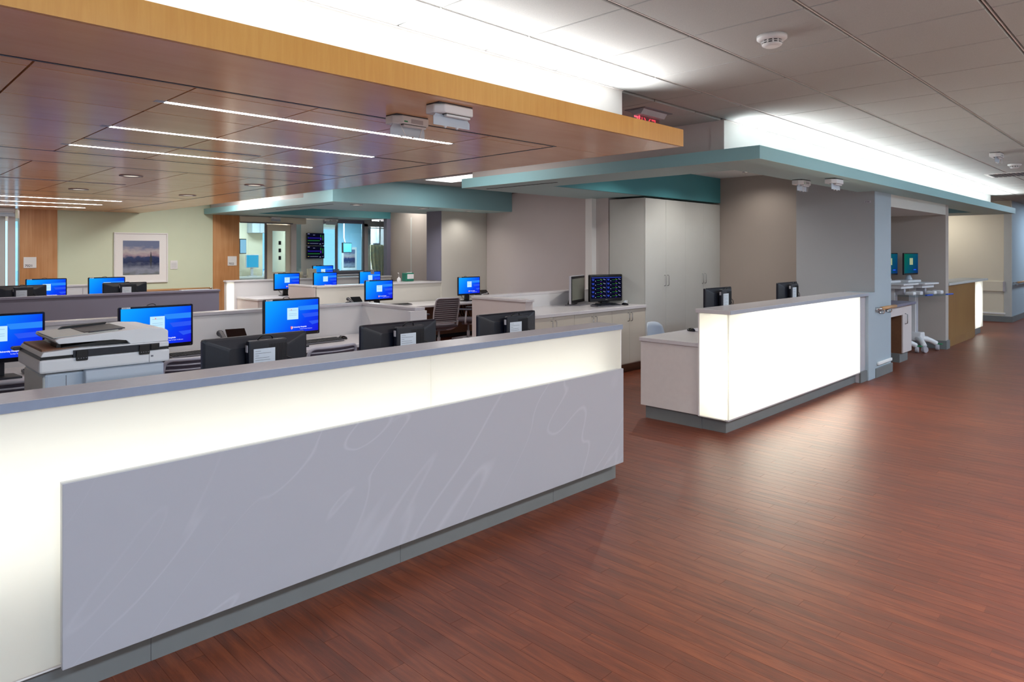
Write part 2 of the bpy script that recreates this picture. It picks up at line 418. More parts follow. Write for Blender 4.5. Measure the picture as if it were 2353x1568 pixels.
def curve_pts(ctrl, n=16):
    """smooth polyline through control points (Catmull-Rom)"""
    P = [Vector(c) for c in ctrl]; P = [P[0] * 2 - P[1]] + P + [P[-1] * 2 - P[-2]]
    out = []
    for i in range(1, len(P) - 2):
        for k in range(n):
            t = k / n
            out.append(.5 * ((2 * P[i]) + (-P[i - 1] + P[i + 1]) * t + (2 * P[i - 1] - 5 * P[i] + 4 * P[i + 1] - P[i + 2]) * t * t + (-P[i - 1] + 3 * P[i] - 3 * P[i + 1] + P[i + 2]) * t ** 3))
    out.append(P[-2]); return out
def quad(name, pts, m, parent=None):
    return mesh(name, pts, [list(range(len(pts)))], m, parent)
TXT = {}
def text(name, s, size, m, parent, loc, rot=(R(90), 0, 0), align='LEFT', bold=0.0):
    k = (s, size, align, bold)
    if k not in TXT:
        c = bpy.data.curves.new('txt', 'FONT'); c.body = s; c.size = size; c.align_x = align; c.offset = bold; c.resolution_u = 3
        o = bpy.data.objects.new('txt', c); COL.objects.link(o)
        dg = bpy.context.evaluated_depsgraph_get()
        me = bpy.data.meshes.new_from_object(o.evaluated_get(dg)); me.materials.clear()
        bpy.data.objects.remove(o); bpy.data.curves.remove(c)
        TXT[k] = me
    me = TXT[k]
    if len(me.materials) and me.materials[0] is not m: me = me.copy(); me.materials.clear()
    return link(name, me, m, parent, loc, rot)
def dup(root, loc, rotz, label, group=None):
    r = root.copy(); COL.objects.link(r); r.location = loc; r.rotation_euler = (0, 0, rotz); r['label'] = label
    if group: r['group'] = group
    for ch in root.children:
        c = ch.copy(); COL.objects.link(c); c.parent = r
        for g in ch.children:
            d = g.copy(); COL.objects.link(d); d.parent = c
    return r

# ================================================================== THE SETTING
CZ = 2.786
floor = S('floor', (-4, 26), (-1.4, 18.6), (-.10, -.0012), M_FLOOR, 'reddish brown wood plank floor', 'floor')
# planks run across the corridor (along Y); the largest in view are parts, the rest one part
def planks():
    tiles = []
    def region(x0, x1, y0, y1):
        for i in range(int(math.floor(x0 / PW)), int(math.ceil(x1 / PW))):
            off = (i * .381) % 1.0
            j0 = int(math.floor(y0 / PL + off)); j1 = int(math.ceil(y1 / PL + off))
            for j in range(j0, j1):
                tiles.append((i, j, (j - off) * PL))
    region(-.6, 19.0, -.8, 2.85); region(4.05, 10.0, 2.85, 5.3); region(10.1, 13.05, 2.85, 3.8); region(13.3, 19.05, 2.85, 4.7)
    seen = {}
    for i, j, y in tiles: seen[(i, j)] = y
    g = .0006
    me = boxmesh(PW - 2 * g, PL - 2 * g, .004)
    az = R(44.86); F = (math.cos(az), math.sin(az)); Rt = (math.sin(az), -math.cos(az))
    cand = []
    for (i, j), y in seen.items():
        cx, cy = (i + .5) * PW, y + PL / 2
        d = cx * F[0] + cy * F[1]; s = cx * Rt[0] + cy * Rt[1]
        inside = d > .6 and abs(s / d) < .85 and d > 2.3
        hidden = cy > 2.95 and cx < 4.1
        cand.append((0 if inside and not hidden else 1, d, cx, cy))
    cand.sort()
    for k, (_, d, cx, cy) in enumerate(cand[:300]):
        link('plank', me, M_FLOOR, floor, Vector((cx, cy, -.002)) - floor.location)
    v, f = [], []
    hx, hy = PW / 2 - g, PL / 2 - g
    for _, d, cx, cy in cand[300:]:
        n = len(v)
        v += [(cx + a * hx, cy + b * hy, z) for z in (-.004, 0) for a, b in ((-1, -1), (1, -1), (1, 1), (-1, 1))]
        f += [[n + 4, n + 5, n + 6, n + 7]] + [[n + a, n + (a + 1) % 4, n + 4 + (a + 1) % 4, n + 4 + a] for a in range(4)]
    me2 = bpy.data.meshes.new('planks'); me2.from_pydata(v, [], f)
    o = link('plank_field', me2, M_FLOOR, floor, -floor.location); o['kind'] = 'stuff'
planks()

# ---- acoustic ceiling
ceiling = S('ceiling', (-4, 26), (-1.4, 18.6), (CZ + .022, CZ + .12), mat('dark_plenum_tee', '#55514f', .6), 'grey mineral fibre tile ceiling in an exposed grid', 'ceiling')
GX0, GY0, GM = 2.075, 2.531, .6155
def tile(x0, x1, y0, y1):
    if x1 - x0 < .05 or y1 - y0 < .05: return
    B('ceiling_tile', (x0 + .005, x1 - .005), (y0 + .013, y1 - .013), (CZ, CZ + .02), M_TILE, ceiling, .003)
for k in range(-5, 28):
    x0 = GX0 + k * GM
    for j in range(-4, 1):
        tile(x0, x0 + GM, GY0 + j * GM, min(GY0 + (j + 1) * GM, 2.915))
for k in range(3, 6):
    x0, x1 = GX0 + k * GM, GX0 + (k + 1) * GM
    for j in range(1, 20):
        y0 = GY0 + j * GM; y1 = min(y0 + GM, 14.5)
        if j == 1: tile(max(x0, 4.06), min(x1, 5.60), 2.935, y1)
        else: tile(max(x0, 4.06), min(x1, 5.60), y0, y1)
for j in range(-4, 2):
    y = GY0 + j * GM
    if y > 2.9: continue
    B('main_tee', (-1.0, 19.0), (y - .003, y + .003), (CZ + .004, CZ + .02), M_TEEW, ceiling)
B('ceiling_field', (-4, 26), (-1.4, GY0 - 4 * GM), (CZ, CZ + .02), M_TILE, ceiling)
B('ceiling_field', (-4, GX0 - 5 * GM), (GY0 - 4 * GM, 2.915), (CZ, CZ + .02), M_TILE, ceiling)
B('ceiling_field', (GX0 + 28 * GM, 26), (GY0 - 4 * GM, 9), (CZ, CZ + .02), M_TILE, ceiling)
B('edge_angle', (-2, 4.06), (2.897, 2.915), (CZ - .004, CZ + .002), M_TEEW, ceiling)
B('ceiling_field', (17.0, 19.3), (2.915, 9), (CZ, CZ + .02), M_TILE, ceiling)
B('ceiling_field', (13.24, 17.0), (3.05, 6.3), (CZ, CZ + .02), M_WHITE, ceiling)
B('edge_angle', (5.60, 17.0), (2.902, 2.92), (CZ - .004, CZ + .002), M_TEEW, ceiling)
B('ceiling_field', (5.75, 13.24), (3.06, 6.25), (CZ, CZ + .02), M_WHITE, ceiling)

# frames of the troffers and of the added lamps (the lamps are set at the top of the script)
for x, y, w, d in [(x, -.55, 1.15, .55) for x in (-1.5, 1.2, 4.2, 7.8, 11.4, 15.0)] + [(21.0, 1.6, 1.15, .55), (4.70, 5.6, .5, 1.1), (18.1, 4.4, .5, 1.1), (4.80, 8.9, .5, 1.1), (4.98, 12.2, .5, 1.1)]:
    B('lamp_frame', (x - w / 2 - .03, x + w / 2 + .03), (y - d / 2 - .03, y + d / 2 + .03), (CZ - .006, CZ + .002), M_WHITE, ceiling)

# ---- bulkheads above the canopies
S('wall_bulkhead_wood', (-4, 4.06), (2.915, 14.5), (2.48, CZ + .01), M_WHITE, 'white cove-lit bulkhead above the wooden canopy', 'bulkhead')
bt = S('wall_bulkhead_teal', (5.60, 17.0), (2.92, 3.05), (2.40, CZ + .01), M_WHITE, 'white cove-lit bulkhead above the teal canopy', 'bulkhead')
B('bulkhead_return', (5.60, 5.72), (3.05, 6.26), (2.40, CZ + .01), M_PINK, bt)
B('bulkhead_skin', (5.594, 5.60), (2.92, 3.05), (2.40, CZ), M_PINK, bt)
B('bulkhead_rear', (5.72, 8.0), (6.16, 6.26), (2.40, CZ + .01), M_PINK, bt)
bt2 = S('wall_bulkhead_rear', (5.60, 5.72), (10.3, 14.4), (2.40, CZ + .01), M_PINK, 'pale bulkhead above the rear teal canopy', 'bulkhead')
B('ceiling_field', (5.60, 9.43), (6.26, 9.38), (CZ, CZ + .02), M_TILE, ceiling)
B('ceiling_field', (5.72, 9.43), (10.3, 14.4), (CZ, CZ + .02), M_WHITE, ceiling)

# ---- outer shell
def wall(name, X, Y, Z, m, label): return S(name, X, Y, Z, m, label, 'wall')
wall('wall_corridor_side', (-4, 26), (-1.5, -1.4), (0, 2.9), M_WARM, 'plain corridor wall behind the camera')
wall('wall_corridor_end', (26, 26.1), (-1.4, 18.6), (0, 2.9), M_WARM, 'corridor end wall far away')
wall('wall_left_end', (-4.1, -4), (-1.4, 18.6), (0, 2.9), M_WARM, 'end wall beyond the workstations')
# the end wall of the visible corridor and the wall beyond its corner
we = wall('wall_end', (19.06, 19.2), (2.89, 9), (0, CZ), M_CREAM, 'cream wall closing the corridor beside the handrail')
B('corner_guard', (19.045, 19.075), (2.875, 3.02), (.10, 2.5), M_LAMB, we)
B('bumper_board', (19.03, 19.06), (3.02, 5.0), (.70, .93), M_CREAM, we, .004)
B('bumper_cap', (19.02, 19.06), (2.99, 3.035), (.70, .93), M_LGREY, we, .004)
B('lower_rail', (19.035, 19.06), (2.99, 5.0), (.17, .21), M_WHITE, we, .005)
B('wall_plate', (19.05, 19.06), (4.45, 4.75), (1.36, 1.48), M_WHITE, we, .004)
tag(B('baseboard_end', (19.03, 19.06), (2.86, 9), (0, .13), M_KICK), 'grey vinyl base along the cream end wall', 'baseboard', kind='structure')
wb = wall('wall_beyond', (19.2, 26), (2.89, 3.0), (0, CZ), M_BLUELIT, 'wall past the corridor corner, cool light tinted into its colour')
B('wall_frame', (22.2, 23.0), (2.87, 2.89), (1.2, 1.95), M_MGREY, wb, .004)
tag(B('baseboard_beyond', (19.06, 26), (2.86, 2.89), (0, .13), M_KICK), 'grey vinyl base past the corridor corner', 'baseboard', kind='structure')

# ---- pier and equipment alcove beside the lit desk
M_PIER = mat('cool_grey_wall_paint', '#a2a4a7', .65, var=.012, scale=2)
wp = wall('wall_pier', (9.45, 10.11), (2.86, 3.855), (0, 2.40), M_PIER, 'taupe pier wall standing beside the lit desk')
B('pier_head', (9.45, 10.11), (3.05, 3.855), (2.40, CZ), M_PIER, wp)
B('pier_face', (9.449, 10.11), (2.852, 2.86), (.12, 2.40), M_BLUELIT, wp)  # corridor side of the pier, bluish light painted in
B('name_plate', (9.440, 9.45), (2.90, 2.98), (2.245, 2.275), M_LGREY, wp, .002)
text('plate_mark', 'STAR', .022, M_INK, wp, Vector((9.4385, 2.965, 2.252)) - wp.location, (R(90), 0, R(-90)))
B('lower_rail', (9.52, 10.08), (2.825, 2.852), (.155, .195), M_WHITE, wp, .006)
tag(B('baseboard_pier', (9.44, 10.13), (2.835, 2.86), (0, .12), M_KICK, None, .003), 'grey vinyl base on the pier', 'baseboard', kind='structure')
wa = wall('wall_alcove_back', (10.11, 13.05), (3.80, 3.90), (0, 2.40), M_TAUPE, 'taupe rear wall inside the equipment alcove')
B('alcove_header', (10.11, 13.05), (2.86, 2.97), (2.225, 2.40), M_WARM, wa)
B('alcove_ceiling', (10.11, 13.05), (2.97, 3.80), (2.225, 2.26), M_WARM, wa)
ws = wall('wall_alcove_side', (13.05, 13.24), (2.86, 6.3), (0, 2.40), M_TAUPE, 'taupe side wall of the equipment alcove')
tag(B('baseboard_alcove', (13.02, 13.25), (2.84, 3.3), (0, .14), M_KICK), 'grey vinyl base at the alcove side', 'baseboard', kind='structure')
tag(B('trim_alcove_light', (10.45, 10.85), (3.1, 3.2), (2.218, 2.225), E_DOWN), 'small slot light in the alcove ceiling', 'light', kind='structure')
wall('wall_recess_side', (10.06, 10.18), (3.855, 5.95), (0, CZ), mat('deep_taupe_wall_paint', '#aca198', .7, var=.012, scale=2), 'taupe wall between the tall cabinets and the pier')

# ---- walls of the staff area
wall('wall_stub', (7.95, 8.6), (5.95, 6.17), (0, 2.40), M_PINK, 'grey white wall end beside the tall cabinets')
wall('wall_stub_face', (7.85, 7.95), (6.17, 6.29), (0, 2.40), M_WHITE, 'narrow bright white wall strip behind the monitors')
wc = wall('wall_staff_side', (9.43, 9.6), (6.3, 13.45), (0, 2.75), M_TAUPE, 'long taupe wall behind the workstations')
B('wall_skin', (9.425, 9.43), (6.3, 10.10), (0, 2.75), M_PINK, wc)
B('wall_trim', (9.415, 9.43), (6.55, 6.62), (0, 2.3), M_TAUPE, wc)
B('wall_seam', (9.424, 9.43), (12.62, 12.66), (0, 2.4), M_LAMB, wc)
wall('wall_staff_return', (8.26, 9.43), (10.12, 10.30), (0, 2.75), M_WARM, 'warm white wall behind the corner monitor')
wall('wall_jamb', (8.24, 8.26), (10.12, 10.55), (1.06, 2.45), M_GREY, 'grey jamb of the opening above the half wall')
wall('wall_doorway_side', (10.3, 10.42), (13.45, 14.6), (0, CZ), M_PINK, 'pale wall beside the glazed doorway')
wall('wall_column', (9.32, 9.56), (13.45, 13.58), (0, 2.40), M_GREY, 'grey column beside the rear glazing')

# ---- rear wall with the patient room fronts (Y = 14.5)
YB = 14.5
wg = wall('wall_back_green', (2.92, 5.685), (YB, YB + .15), (0, CZ), M_GREEN, 'sage green wall carrying the framed landscape')
w1 = tag(B('oak_panel', (2.36, 2.92), (YB - .02, YB + .15), (0, CZ), M_OAK), 'tall oak wall panel with the room sign 7021', 'wall panel', kind='structure')
w2 = tag(B('oak_panel', (5.685, 6.24), (YB - .02, YB + .15), (0, CZ), M_OAK), 'tall oak wall panel with the room sign 7022', 'wall panel', kind='structure')
wall('wall_back_header', (6.24, 9.6), (YB, YB + .15), (2.38, CZ), M_WHITE, 'white wall above the glazed room fronts')
wall('wall_back_left_header', (-4, 2.36), (YB, YB + .15), (2.36, CZ), M_WHITE, 'white wall above the left room front')
wall('wall_back_left', (-4, 1.2), (YB, YB + .15), (0, 2.36), M_GREEN, 'green wall left of room 7021')
# outer wall with windows, room partitions
wo = wall('wall_outer', (-4, 26), (18.5, 18.6), (0, .8), M_CREAM, 'cream outer wall under the patient room windows')
B('wall_head', (-4, 26), (18.5, 18.6), (2.35, 2.9), M_CREAM, wo)
for a, b in ((-4, 1.2), (3.4, 6.4), (9.2, 9.9), (11.0, 26)):
    B('wall_pier_outer', (a, b), (18.5, 18.6), (.8, 2.35), M_CREAM, wo)
for n, (a, b) in enumerate(((1.2, 3.4), (6.4, 9.2), (9.9, 11.0))):
    w = tag(thing('window_%d' % (n + 1), 'tall daylight window at the rear of a patient room', 'window', (a, 18.5, .8)), kind='structure')
    B('window_frame', (a, b), (18.49, 18.55), (.8, .86), M_WHITE, w); B('window_frame', (a, b), (18.49, 18.55), (2.29, 2.35), M_WHITE, w)
    for x in (a, (a + b) / 2 - .03, b - .06): B('mullion', (x, x + .06), (18.49, 18.55), (.86, 2.29), M_WHITE, w)
    B('pane', (a + .06, b - .06), (18.53, 18.536), (.86, 2.29), M_CLEAR, w)
wall('wall_room_blue', (11.0, 13.3), (18.40, 18.5), (0, 2.75), mat('pale_blue_paint', '#a6d6ea', .6, var=.01), 'pale blue wall seen through the corner window')
wall('wall_room_left', (3.3, 3.45), (YB + .15, 18.5), (0, 2.75), M_CREAM, 'cream partition in the left patient room')
wall('wall_room_middle', (6.05, 6.2), (YB + .15, 18.5), (0, 2.75), M_CREAM, 'cream partition of patient room 7022')
wall('wall_room_side', (8.42, 8.50), (15.2, 17.5), (0, 2.75), M_CREAM, 'cream side wall inside patient room 7022')
wall('wall_room_rear', (6.2, 8.12), (17.4, 17.5), (0, 2.75), M_CREAM, 'cream rear wall inside patient room 7022')
wall('wall_room_right', (13.3, 13.45), (YB, 18.5), (0, 2.75), M_CREAM, 'cream partition of the far right patient room')

# ================================================================== CANOPIES
WZ0, WZ1 = 2.367, 2.486
wc_ = thing('wood_ceiling_canopy', 'long honey maple canopy with a grid of dark reveals hanging over the workstations', 'ceiling canopy', (0, 2.55, WZ0))
B('canopy_core', (-4, 4.28), (2.57, 14.48), (WZ0 + .016, WZ1), M_DARK, wc_)
xs = [-4.0, 3.674, 4.29]
for a, b in zip(xs, xs[1:]):
    B('fascia_panel', (a + .0003, b - .0003), (2.55, 2.57), (WZ0, WZ1), M_FASCIA, wc_)
for a, b in ((2.57, 5.2), (5.2, 8.2), (8.2, 11.3), (11.3, 14.48)):
    B('side_fascia', (4.28, 4.29), (a, b), (WZ0, WZ1), M_FASCIA, wc_)
def under(x0, x1, y0, y1, g=.002):
    B('ceiling_panel', (x0 + g, x1 - g), (y0 + g, y1 - g), (WZ0, WZ0 + .016), M_PANEL, wc_)
under(-4, 4.28, 2.57, 3.186, .001)
for a, b in ((3.19, 6.0), (6.0, 10.07), (10.07, 14.48)): under(3.660, 4.28, a, b, .001)
COLS = [3.636, 3.03, 2.415, 1.80, 1.185, .57, -.045]
for ylines in ([3.212, 3.31, 3.94, 4.59, 5.245, 5.90, 5.982], [6.745, 6.84, 7.49, 8.14, 8.79, 9.44, 10.06], [10.80, 10.9, 11.55, 12.2, 12.85, 13.5, 14.02]):
    for y0, y1 in zip(ylines, ylines[1:]):
        for x1, x0 in zip(COLS, COLS[1:]): under(x0, x1, y0, y1, .0045)
        under(-4, COLS[-1], y0, y1, .0045)
under(-4, 3.64, 6.003, 6.733, .001); under(-4, 3.64, 10.075, 10.785, .001); under(-4, 3.64, 14.032, 14.48, .001)
for y, x0, x1 in ((5.16, 1.19, 2.385), (8.45, .9, 2.35)):
    B('air_slot', (x0, x1), (y - .016, y + .016), (WZ0 - .002, WZ0 + .004), M_DARK, wc_)
    B('air_slot_edge', (x0, x1), (y - .022, y - .017), (WZ0 - .004, WZ0 + .002), M_BLUEW, wc_)
B('air_slot', (3.05, 3.62), (4.565, 4.585), (WZ0 - .001, WZ0 + .004), M_DARK, wc_)
M_TRIM = mat('dark_blue_metal_reveal', '#14141f', .35)
for y in (3.199, 5.991, 6.739, 10.068, 10.792, 14.026): B('reveal_trim', (-4, 3.658), (y - .008, y + .008), (WZ0 - .001, WZ0 + .003), M_TRIM, wc_)
for a, b in ((3.19, 6.0), (6.73, 10.07), (10.785, 14.03)): B('reveal_trim', (3.640, 3.656), (a, b), (WZ0 - .001, WZ0 + .003), M_TRIM, wc_)
# linear LED lights in the canopy
for n, (y, a, b, lab) in enumerate(((3.63, 1.19, 3.045, 'long linear LED light in the wooden canopy, closest to the fascia'),
                                    (4.575, 1.19, 3.04, 'long linear LED light in the wooden canopy, middle of the near three'),
                                    (5.545, 1.19, 3.04, 'long linear LED light in the wooden canopy, rearmost of the near three'),
                                    (11.30, -.6, 3.09, 'linear LED light at the far end of the wooden canopy, front of three'),
                                    (12.36, -.6, 3.10, 'linear LED light at the far end of the wooden canopy, middle of three'),
                                    (13.43, -.6, 3.11, 'linear LED light at the far end of the wooden canopy, rear of three'))):
    t = thing('linear_light', lab, 'ceiling light', (a, y, WZ0), 0, 'linear lights in the wooden canopy')
    B('housing', (a - .05, b + .02), (y - .027, y + .027), (WZ0 - .0006, WZ0 + .010), M_BLUEW, t)
    B('diffuser', (a, b), (y - .018, y + .018), (WZ0 - .0012, WZ0 - .0006), E_LED, t)
def downlight(x, y, z, lab, grp, power=10, col=(1, .95, .88)):
    t = thing('downlight', lab, 'ceiling light', (x, y, z), 0, grp)
    lathe('trim_ring', [(.105, .0), (.105, -.006), (.078, -.008), (.074, .0)], M_LGREY, t, (0, 0, 0), 24)
    lathe('lens', [(.0, -.002), (.074, -.002), (.074, .0), (.0, .001)], E_DOWN, t, (0, 0, 0), 24)
    disk('downlight_lamp', (x, y, z - .012), .06, power, col, 150)
for x, y, lab in ((2.11, 7.40, 'round downlight in the wooden canopy above the first dark monitor row'),
                  (2.12, 9.44, 'round downlight in the wooden canopy, far left one'),
                  (3.37, 9.43, 'round downlight in the wooden canopy near the rear dark seam corner'),
                  (3.38, 7.45, 'round downlight in the wooden canopy near its open side edge')):
    downlight(x, y, WZ0, lab, 'downlights in the wooden canopy', 4)

M_SOFF = mat('soffit_grey_green_paint', '#a9c6c5', .55, var=.01, scale=2)
def teal_strip(par, X, Y, z0=2.393, z1=2.505):
    B('canopy_strip', X, Y, (z0 + .002, z1), M_TEAL, par)
    B('soffit_skin', (X[0] + .001, X[1] - .001), (Y[0] + .001, Y[1] - .001), (z0, z0 + .002), M_SOFF, par)
t1 = thing('teal_canopy', 'teal painted canopy with an open centre above the lit desk and corridor', 'ceiling canopy', (5.46, 2.53, 2.393))
teal_strip(t1, (5.46, 17.2), (2.53, 3.06)); teal_strip(t1, (5.46, 6.07), (3.06, 6.30))
teal_strip(t1, (6.07, 10.06), (5.32, 6.30)); teal_strip(t1, (16.0, 17.2), (3.06, 6.2)); teal_strip(t1, (13.24, 14.1), (3.06, 6.2))
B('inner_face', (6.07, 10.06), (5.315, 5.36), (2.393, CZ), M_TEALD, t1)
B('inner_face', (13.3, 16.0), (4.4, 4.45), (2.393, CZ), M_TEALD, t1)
B('air_slot', (5.73, 5.75), (5.0, 6.15), (2.390, 2.394), M_DARK, t1)
t2 = thing('teal_canopy', 'teal painted canopy over the rear desks with round downlights', 'ceiling canopy', (5.5, 9.38, 2.393))
B('canopy_beam', (5.50, 9.425), (9.38, 10.3), (2.395, CZ), M_TEAL, t2)
B('soffit_skin', (5.501, 9.424), (9.381, 10.3), (2.393, 2.395), M_SOFF, t2)
teal_strip(t2, (6.16, 8.26), (10.3, 11.2)); teal_strip(t2, (8.26, 9.425), (10.3, 11.2)); teal_strip(t2, (5.50, 6.16), (10.3, 14.48)); teal_strip(t2, (6.16, 9.32), (13.45, 14.48))
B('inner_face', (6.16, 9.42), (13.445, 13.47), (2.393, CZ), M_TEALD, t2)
B('air_slot', (5.80, 5.82), (9.9, 11.9), (2.390, 2.394), M_DARK, t2)
for x, lab in ((6.16, 'round downlight in the rear teal canopy, first from its corner'), (7.54, 'round downlight in the rear teal canopy, middle of three'), (8.64, 'round downlight in the rear teal canopy, closest to the taupe wall')):
    downlight(x, 9.75, 2.3925, lab, 'downlights in the rear teal canopy', 4 if x < 8 else 1.5)
for x, y in ((8.45, 4.55), (9.5, 4.55)):
    downlight(x, y, CZ, 'round downlight in the teal canopy opening before the tall cabinet by the %s' % ('worktop' if x < 9 else 'taupe wall'), 'downlights before the tall cabinets', 6 if x < 9 else 2.2)
downlight(7.1, 4.55, CZ, 'round downlight inside the teal canopy opening above the desk corner', None, 8)

# ================================================================== CASEWORK
def acryl_panel(name, X, Y, Z, par, normal):
    """acrylic sheet: face plus edges, open towards the LED cavity"""
    (x0, x1), (y0, y1), (z0, z1) = X, Y, Z
    v = [(x0, y0, z0), (x1, y0, z0), (x1, y1, z0), (x0, y1, z0), (x0, y0, z1), (x1, y0, z1), (x1, y1, z1), (x0, y1, z1)]
    F = {'front': [0, 1, 5, 4], 'back': [2, 3, 7, 6], 'left': [3, 0, 4, 7], 'right': [1, 2, 6, 5], 'bot': [0, 3, 2, 1], 'top': [4, 5, 6, 7]}
    skip = {'-y': 'back', '-x': 'right'}[normal]
    w = wloc(par)
    return mesh(name, [Vector(p) - w for p in v], [f for k, f in F.items() if k != skip], M_ACRYL, par)

# ---- the long near counter
c1 = thing('reception_counter', 'long near counter with a back-lit band and a large veined grey front panel', 'counter', (-2, 2.8, 0))
acryl_panel('lit_panel', (-2.0, 2.273), (2.875, 2.887), (.136, 1.064), c1, '-y')
acryl_panel('lit_panel', (2.275, 3.985), (2.875, 2.887), (.136, 1.064), c1, '-y')
B('panel_backing', (-2.0, 3.99), (3.06, 3.085), (0, 1.064), M_WHITE, c1)
B('end_panel', (3.985, 3.998), (2.877, 3.085), (.136, 1.064), M_WHITE, c1)
B('cavity_floor', (-2.0, 3.985), (2.887, 3.06), (.12, .136), M_WHITE, c1)
B('counter_top', (-2.0, 4.003), (2.871, 3.09), (1.064, 1.100), M_SS, c1, .003)
B('edge_strip', (-2.0, 4.003), (2.866, 2.871), (1.065, 1.0985), mat('blue_grey_edge', '#8b97ac', .35, var=.03, scale=30), c1)  # strip along the front edge, darker and bluer than the top
B('front_panel', (.583, 3.94), (2.816, 2.836), (.140, .798), M_MARBLE, c1, .0015)
B('panel_batten', (.588, 3.935), (2.836, 2.874), (.146, .792), M_LAM, c1)
B('kick_base', (-2.0, 3.975), (2.91, 3.06), (0, .12), M_KICK, c1)
for k in range(3):
    B('kick_seam', (.9 + 1.2 * k, .9015 + 1.2 * k), (2.9092, 2.911), (0, .12), M_DGREY, c1)
B('inner_desk', (1.24, 3.75), (3.09, 3.75), (.695, .73), M_SSW, c1, .004)
B('inner_desk', (-2.0, .52), (3.09, 3.75), (.695, .73), M_SSW, c1, .004)
for x in (-1.0, 2.2, 3.6): B('desk_support', (x, x + .03), (3.09, 3.65), (0, .695), M_LAM, c1)

# ---- the lit desk beside the pier
c2 = thing('lit_desk', 'glowing white reception desk with a low side return next to the pier', 'reception desk', (5.58, 2.87, 0))
acryl_panel('lit_panel', (5.585, 7.215), (2.872, 2.884), (.132, 1.064), c2, '-y')
acryl_panel('lit_panel', (7.217, 8.955), (2.872, 2.884), (.132, 1.064), c2, '-y')
acryl_panel('lit_side_panel', (5.577, 5.589), (2.872, 3.155), (.132, 1.064), c2, '-x')
B('panel_edge', (5.576, 5.592), (3.150, 3.165), (.125, 1.064), M_WHITE, c2)
B('panel_edge', (5.573, 8.96), (2.870, 2.90), (.122, .134), M_SS, c2)
B('counter_top', (5.555, 9.19), (2.843, 3.18), (1.064, 1.100), M_SSW, c2, .003)
B('edge_strip', (5.557, 9.185), (2.839, 2.843), (1.065, 1.0985), mat('pale_blue_edge', '#a4abb8', .35, var=.03, scale=30), c2)  # front edge strip in a bluer tone than the top
B('panel_backing', (5.60, 9.19), (3.155, 3.175), (.122, 1.064), M_WHITE, c2)
B('cavity_floor', (5.59, 8.96), (2.885, 3.155), (.12, .132), M_WHITE, c2)
B('end_post', (8.957, 9.19), (2.884, 3.155), (0, 1.064), M_SS, c2)
B('end_post_front', (9.185, 9.445), (2.845, 3.155), (0, 1.100), M_BLUELIT, c2, .002)  # front tinted with the cool corridor light
B('end_post_side', (8.957, 9.185), (2.862, 2.884), (0, .132), M_KICK, c2)
B('side_panel', (5.60, 5.63), (3.165, 3.80), (.125, .745), mat('pinkish_white_laminate', '#e0dad6', .35, var=.02, scale=20), c2, .002)
B('side_top', (5.585, 7.0), (3.165, 3.81), (.747, .785), M_SSW, c2, .003)
B('inner_desk', (7.0, 9.44), (3.175, 3.81), (.747, .785), M_SSW, c2, .003)
B('rear_panel', (5.63, 6.2), (3.775, 3.80), (0.125, .745), M_SS, c2)
B('kick_base', (5.64, 9.19), (2.925, 3.16), (0, .12), M_KICK, c2)
B('kick_base', (5.63, 6.2), (3.16, 3.76), (0, .125), M_KICK, c2)

# ---- base cabinets with worktop, tall cabinets
YC = 5.317
DX = [5.66, 6.03, 6.42, 6.80, 7.185, 7.573, 7.95]
def pull(par, x, y, z0, z1):
    pts = [(x, y, z0), (x, y - .022, z0 + .002), (x, y - .028, z0 + .010), (x, y - .028, z1 - .010), (x, y - .022, z1 - .002), (x, y, z1)]
    w = wloc(par)
    tube('handle', [Vector(p) - w for p in pts], .0045, M_STEEL, par, seg=6)
labs = ['beige base cabinet under the long worktop next to the pink partition', 'beige base cabinet under the long worktop, middle one', 'beige base cabinet under the long worktop next to the tall cabinets']
for i in range(3):
    a, b, c = DX[2 * i], DX[2 * i + 1], DX[2 * i + 2]
    t = thing('base_cabinet', labs[i], 'cabinet', (a, YC, 0), 0, 'base cabinets under the worktop')
    B('carcass', (a, c), (YC + .022, 6.15), (.11, .845), M_LAMW, t)
    for x0, x1, hx in ((a, b, b - .035), (b, c, b + .035)):
        d = B('door', (x0 + .0015, x1 - .0015), (YC, YC + .02), (.125, .842), M_LAMW, t, .001)
        pull(d, hx, YC, .69, .80)
    B('kick_base', (a, c), (YC + .07, YC + .09), (0, .11), M_UNDER, t)
wt = tag(B('worktop', (5.67, 7.951), (YC - .02, 6.17), (.846, .888), M_SSW, None, .004), 'long white worktop on the beige base cabinets', 'worktop')
TX = [7.953, 8.47, 9.002, 9.53, 10.055]
labs = ['tall cream cabinet with double doors next to the worktop', 'tall cream cabinet with double doors next to the taupe wall']
for i in range(2):
    a, b, c = TX[2 * i], TX[2 * i + 1], TX[2 * i + 2]
    t = thing('tall_cabinet', labs[i], 'cabinet', (a, YC, 0), 0, 'tall cabinets under the teal canopy')
    B('carcass', (a, c), (YC + .022, 5.93), (.11, 2.365), M_LAMB, t)
    for x0, x1, hx in ((a, b, b - .04), (b, c, b + .04)):
        d = B('door', (x0 + .0015, x1 - .0015), (YC, YC + .02), (.125, 2.36), M_LAMB, t, .001)
        pull(d, hx, YC, 1.13, 1.28)
    B('kick_base', (a, c), (YC + .07, YC + .09), (0, .11), M_UNDER, t)

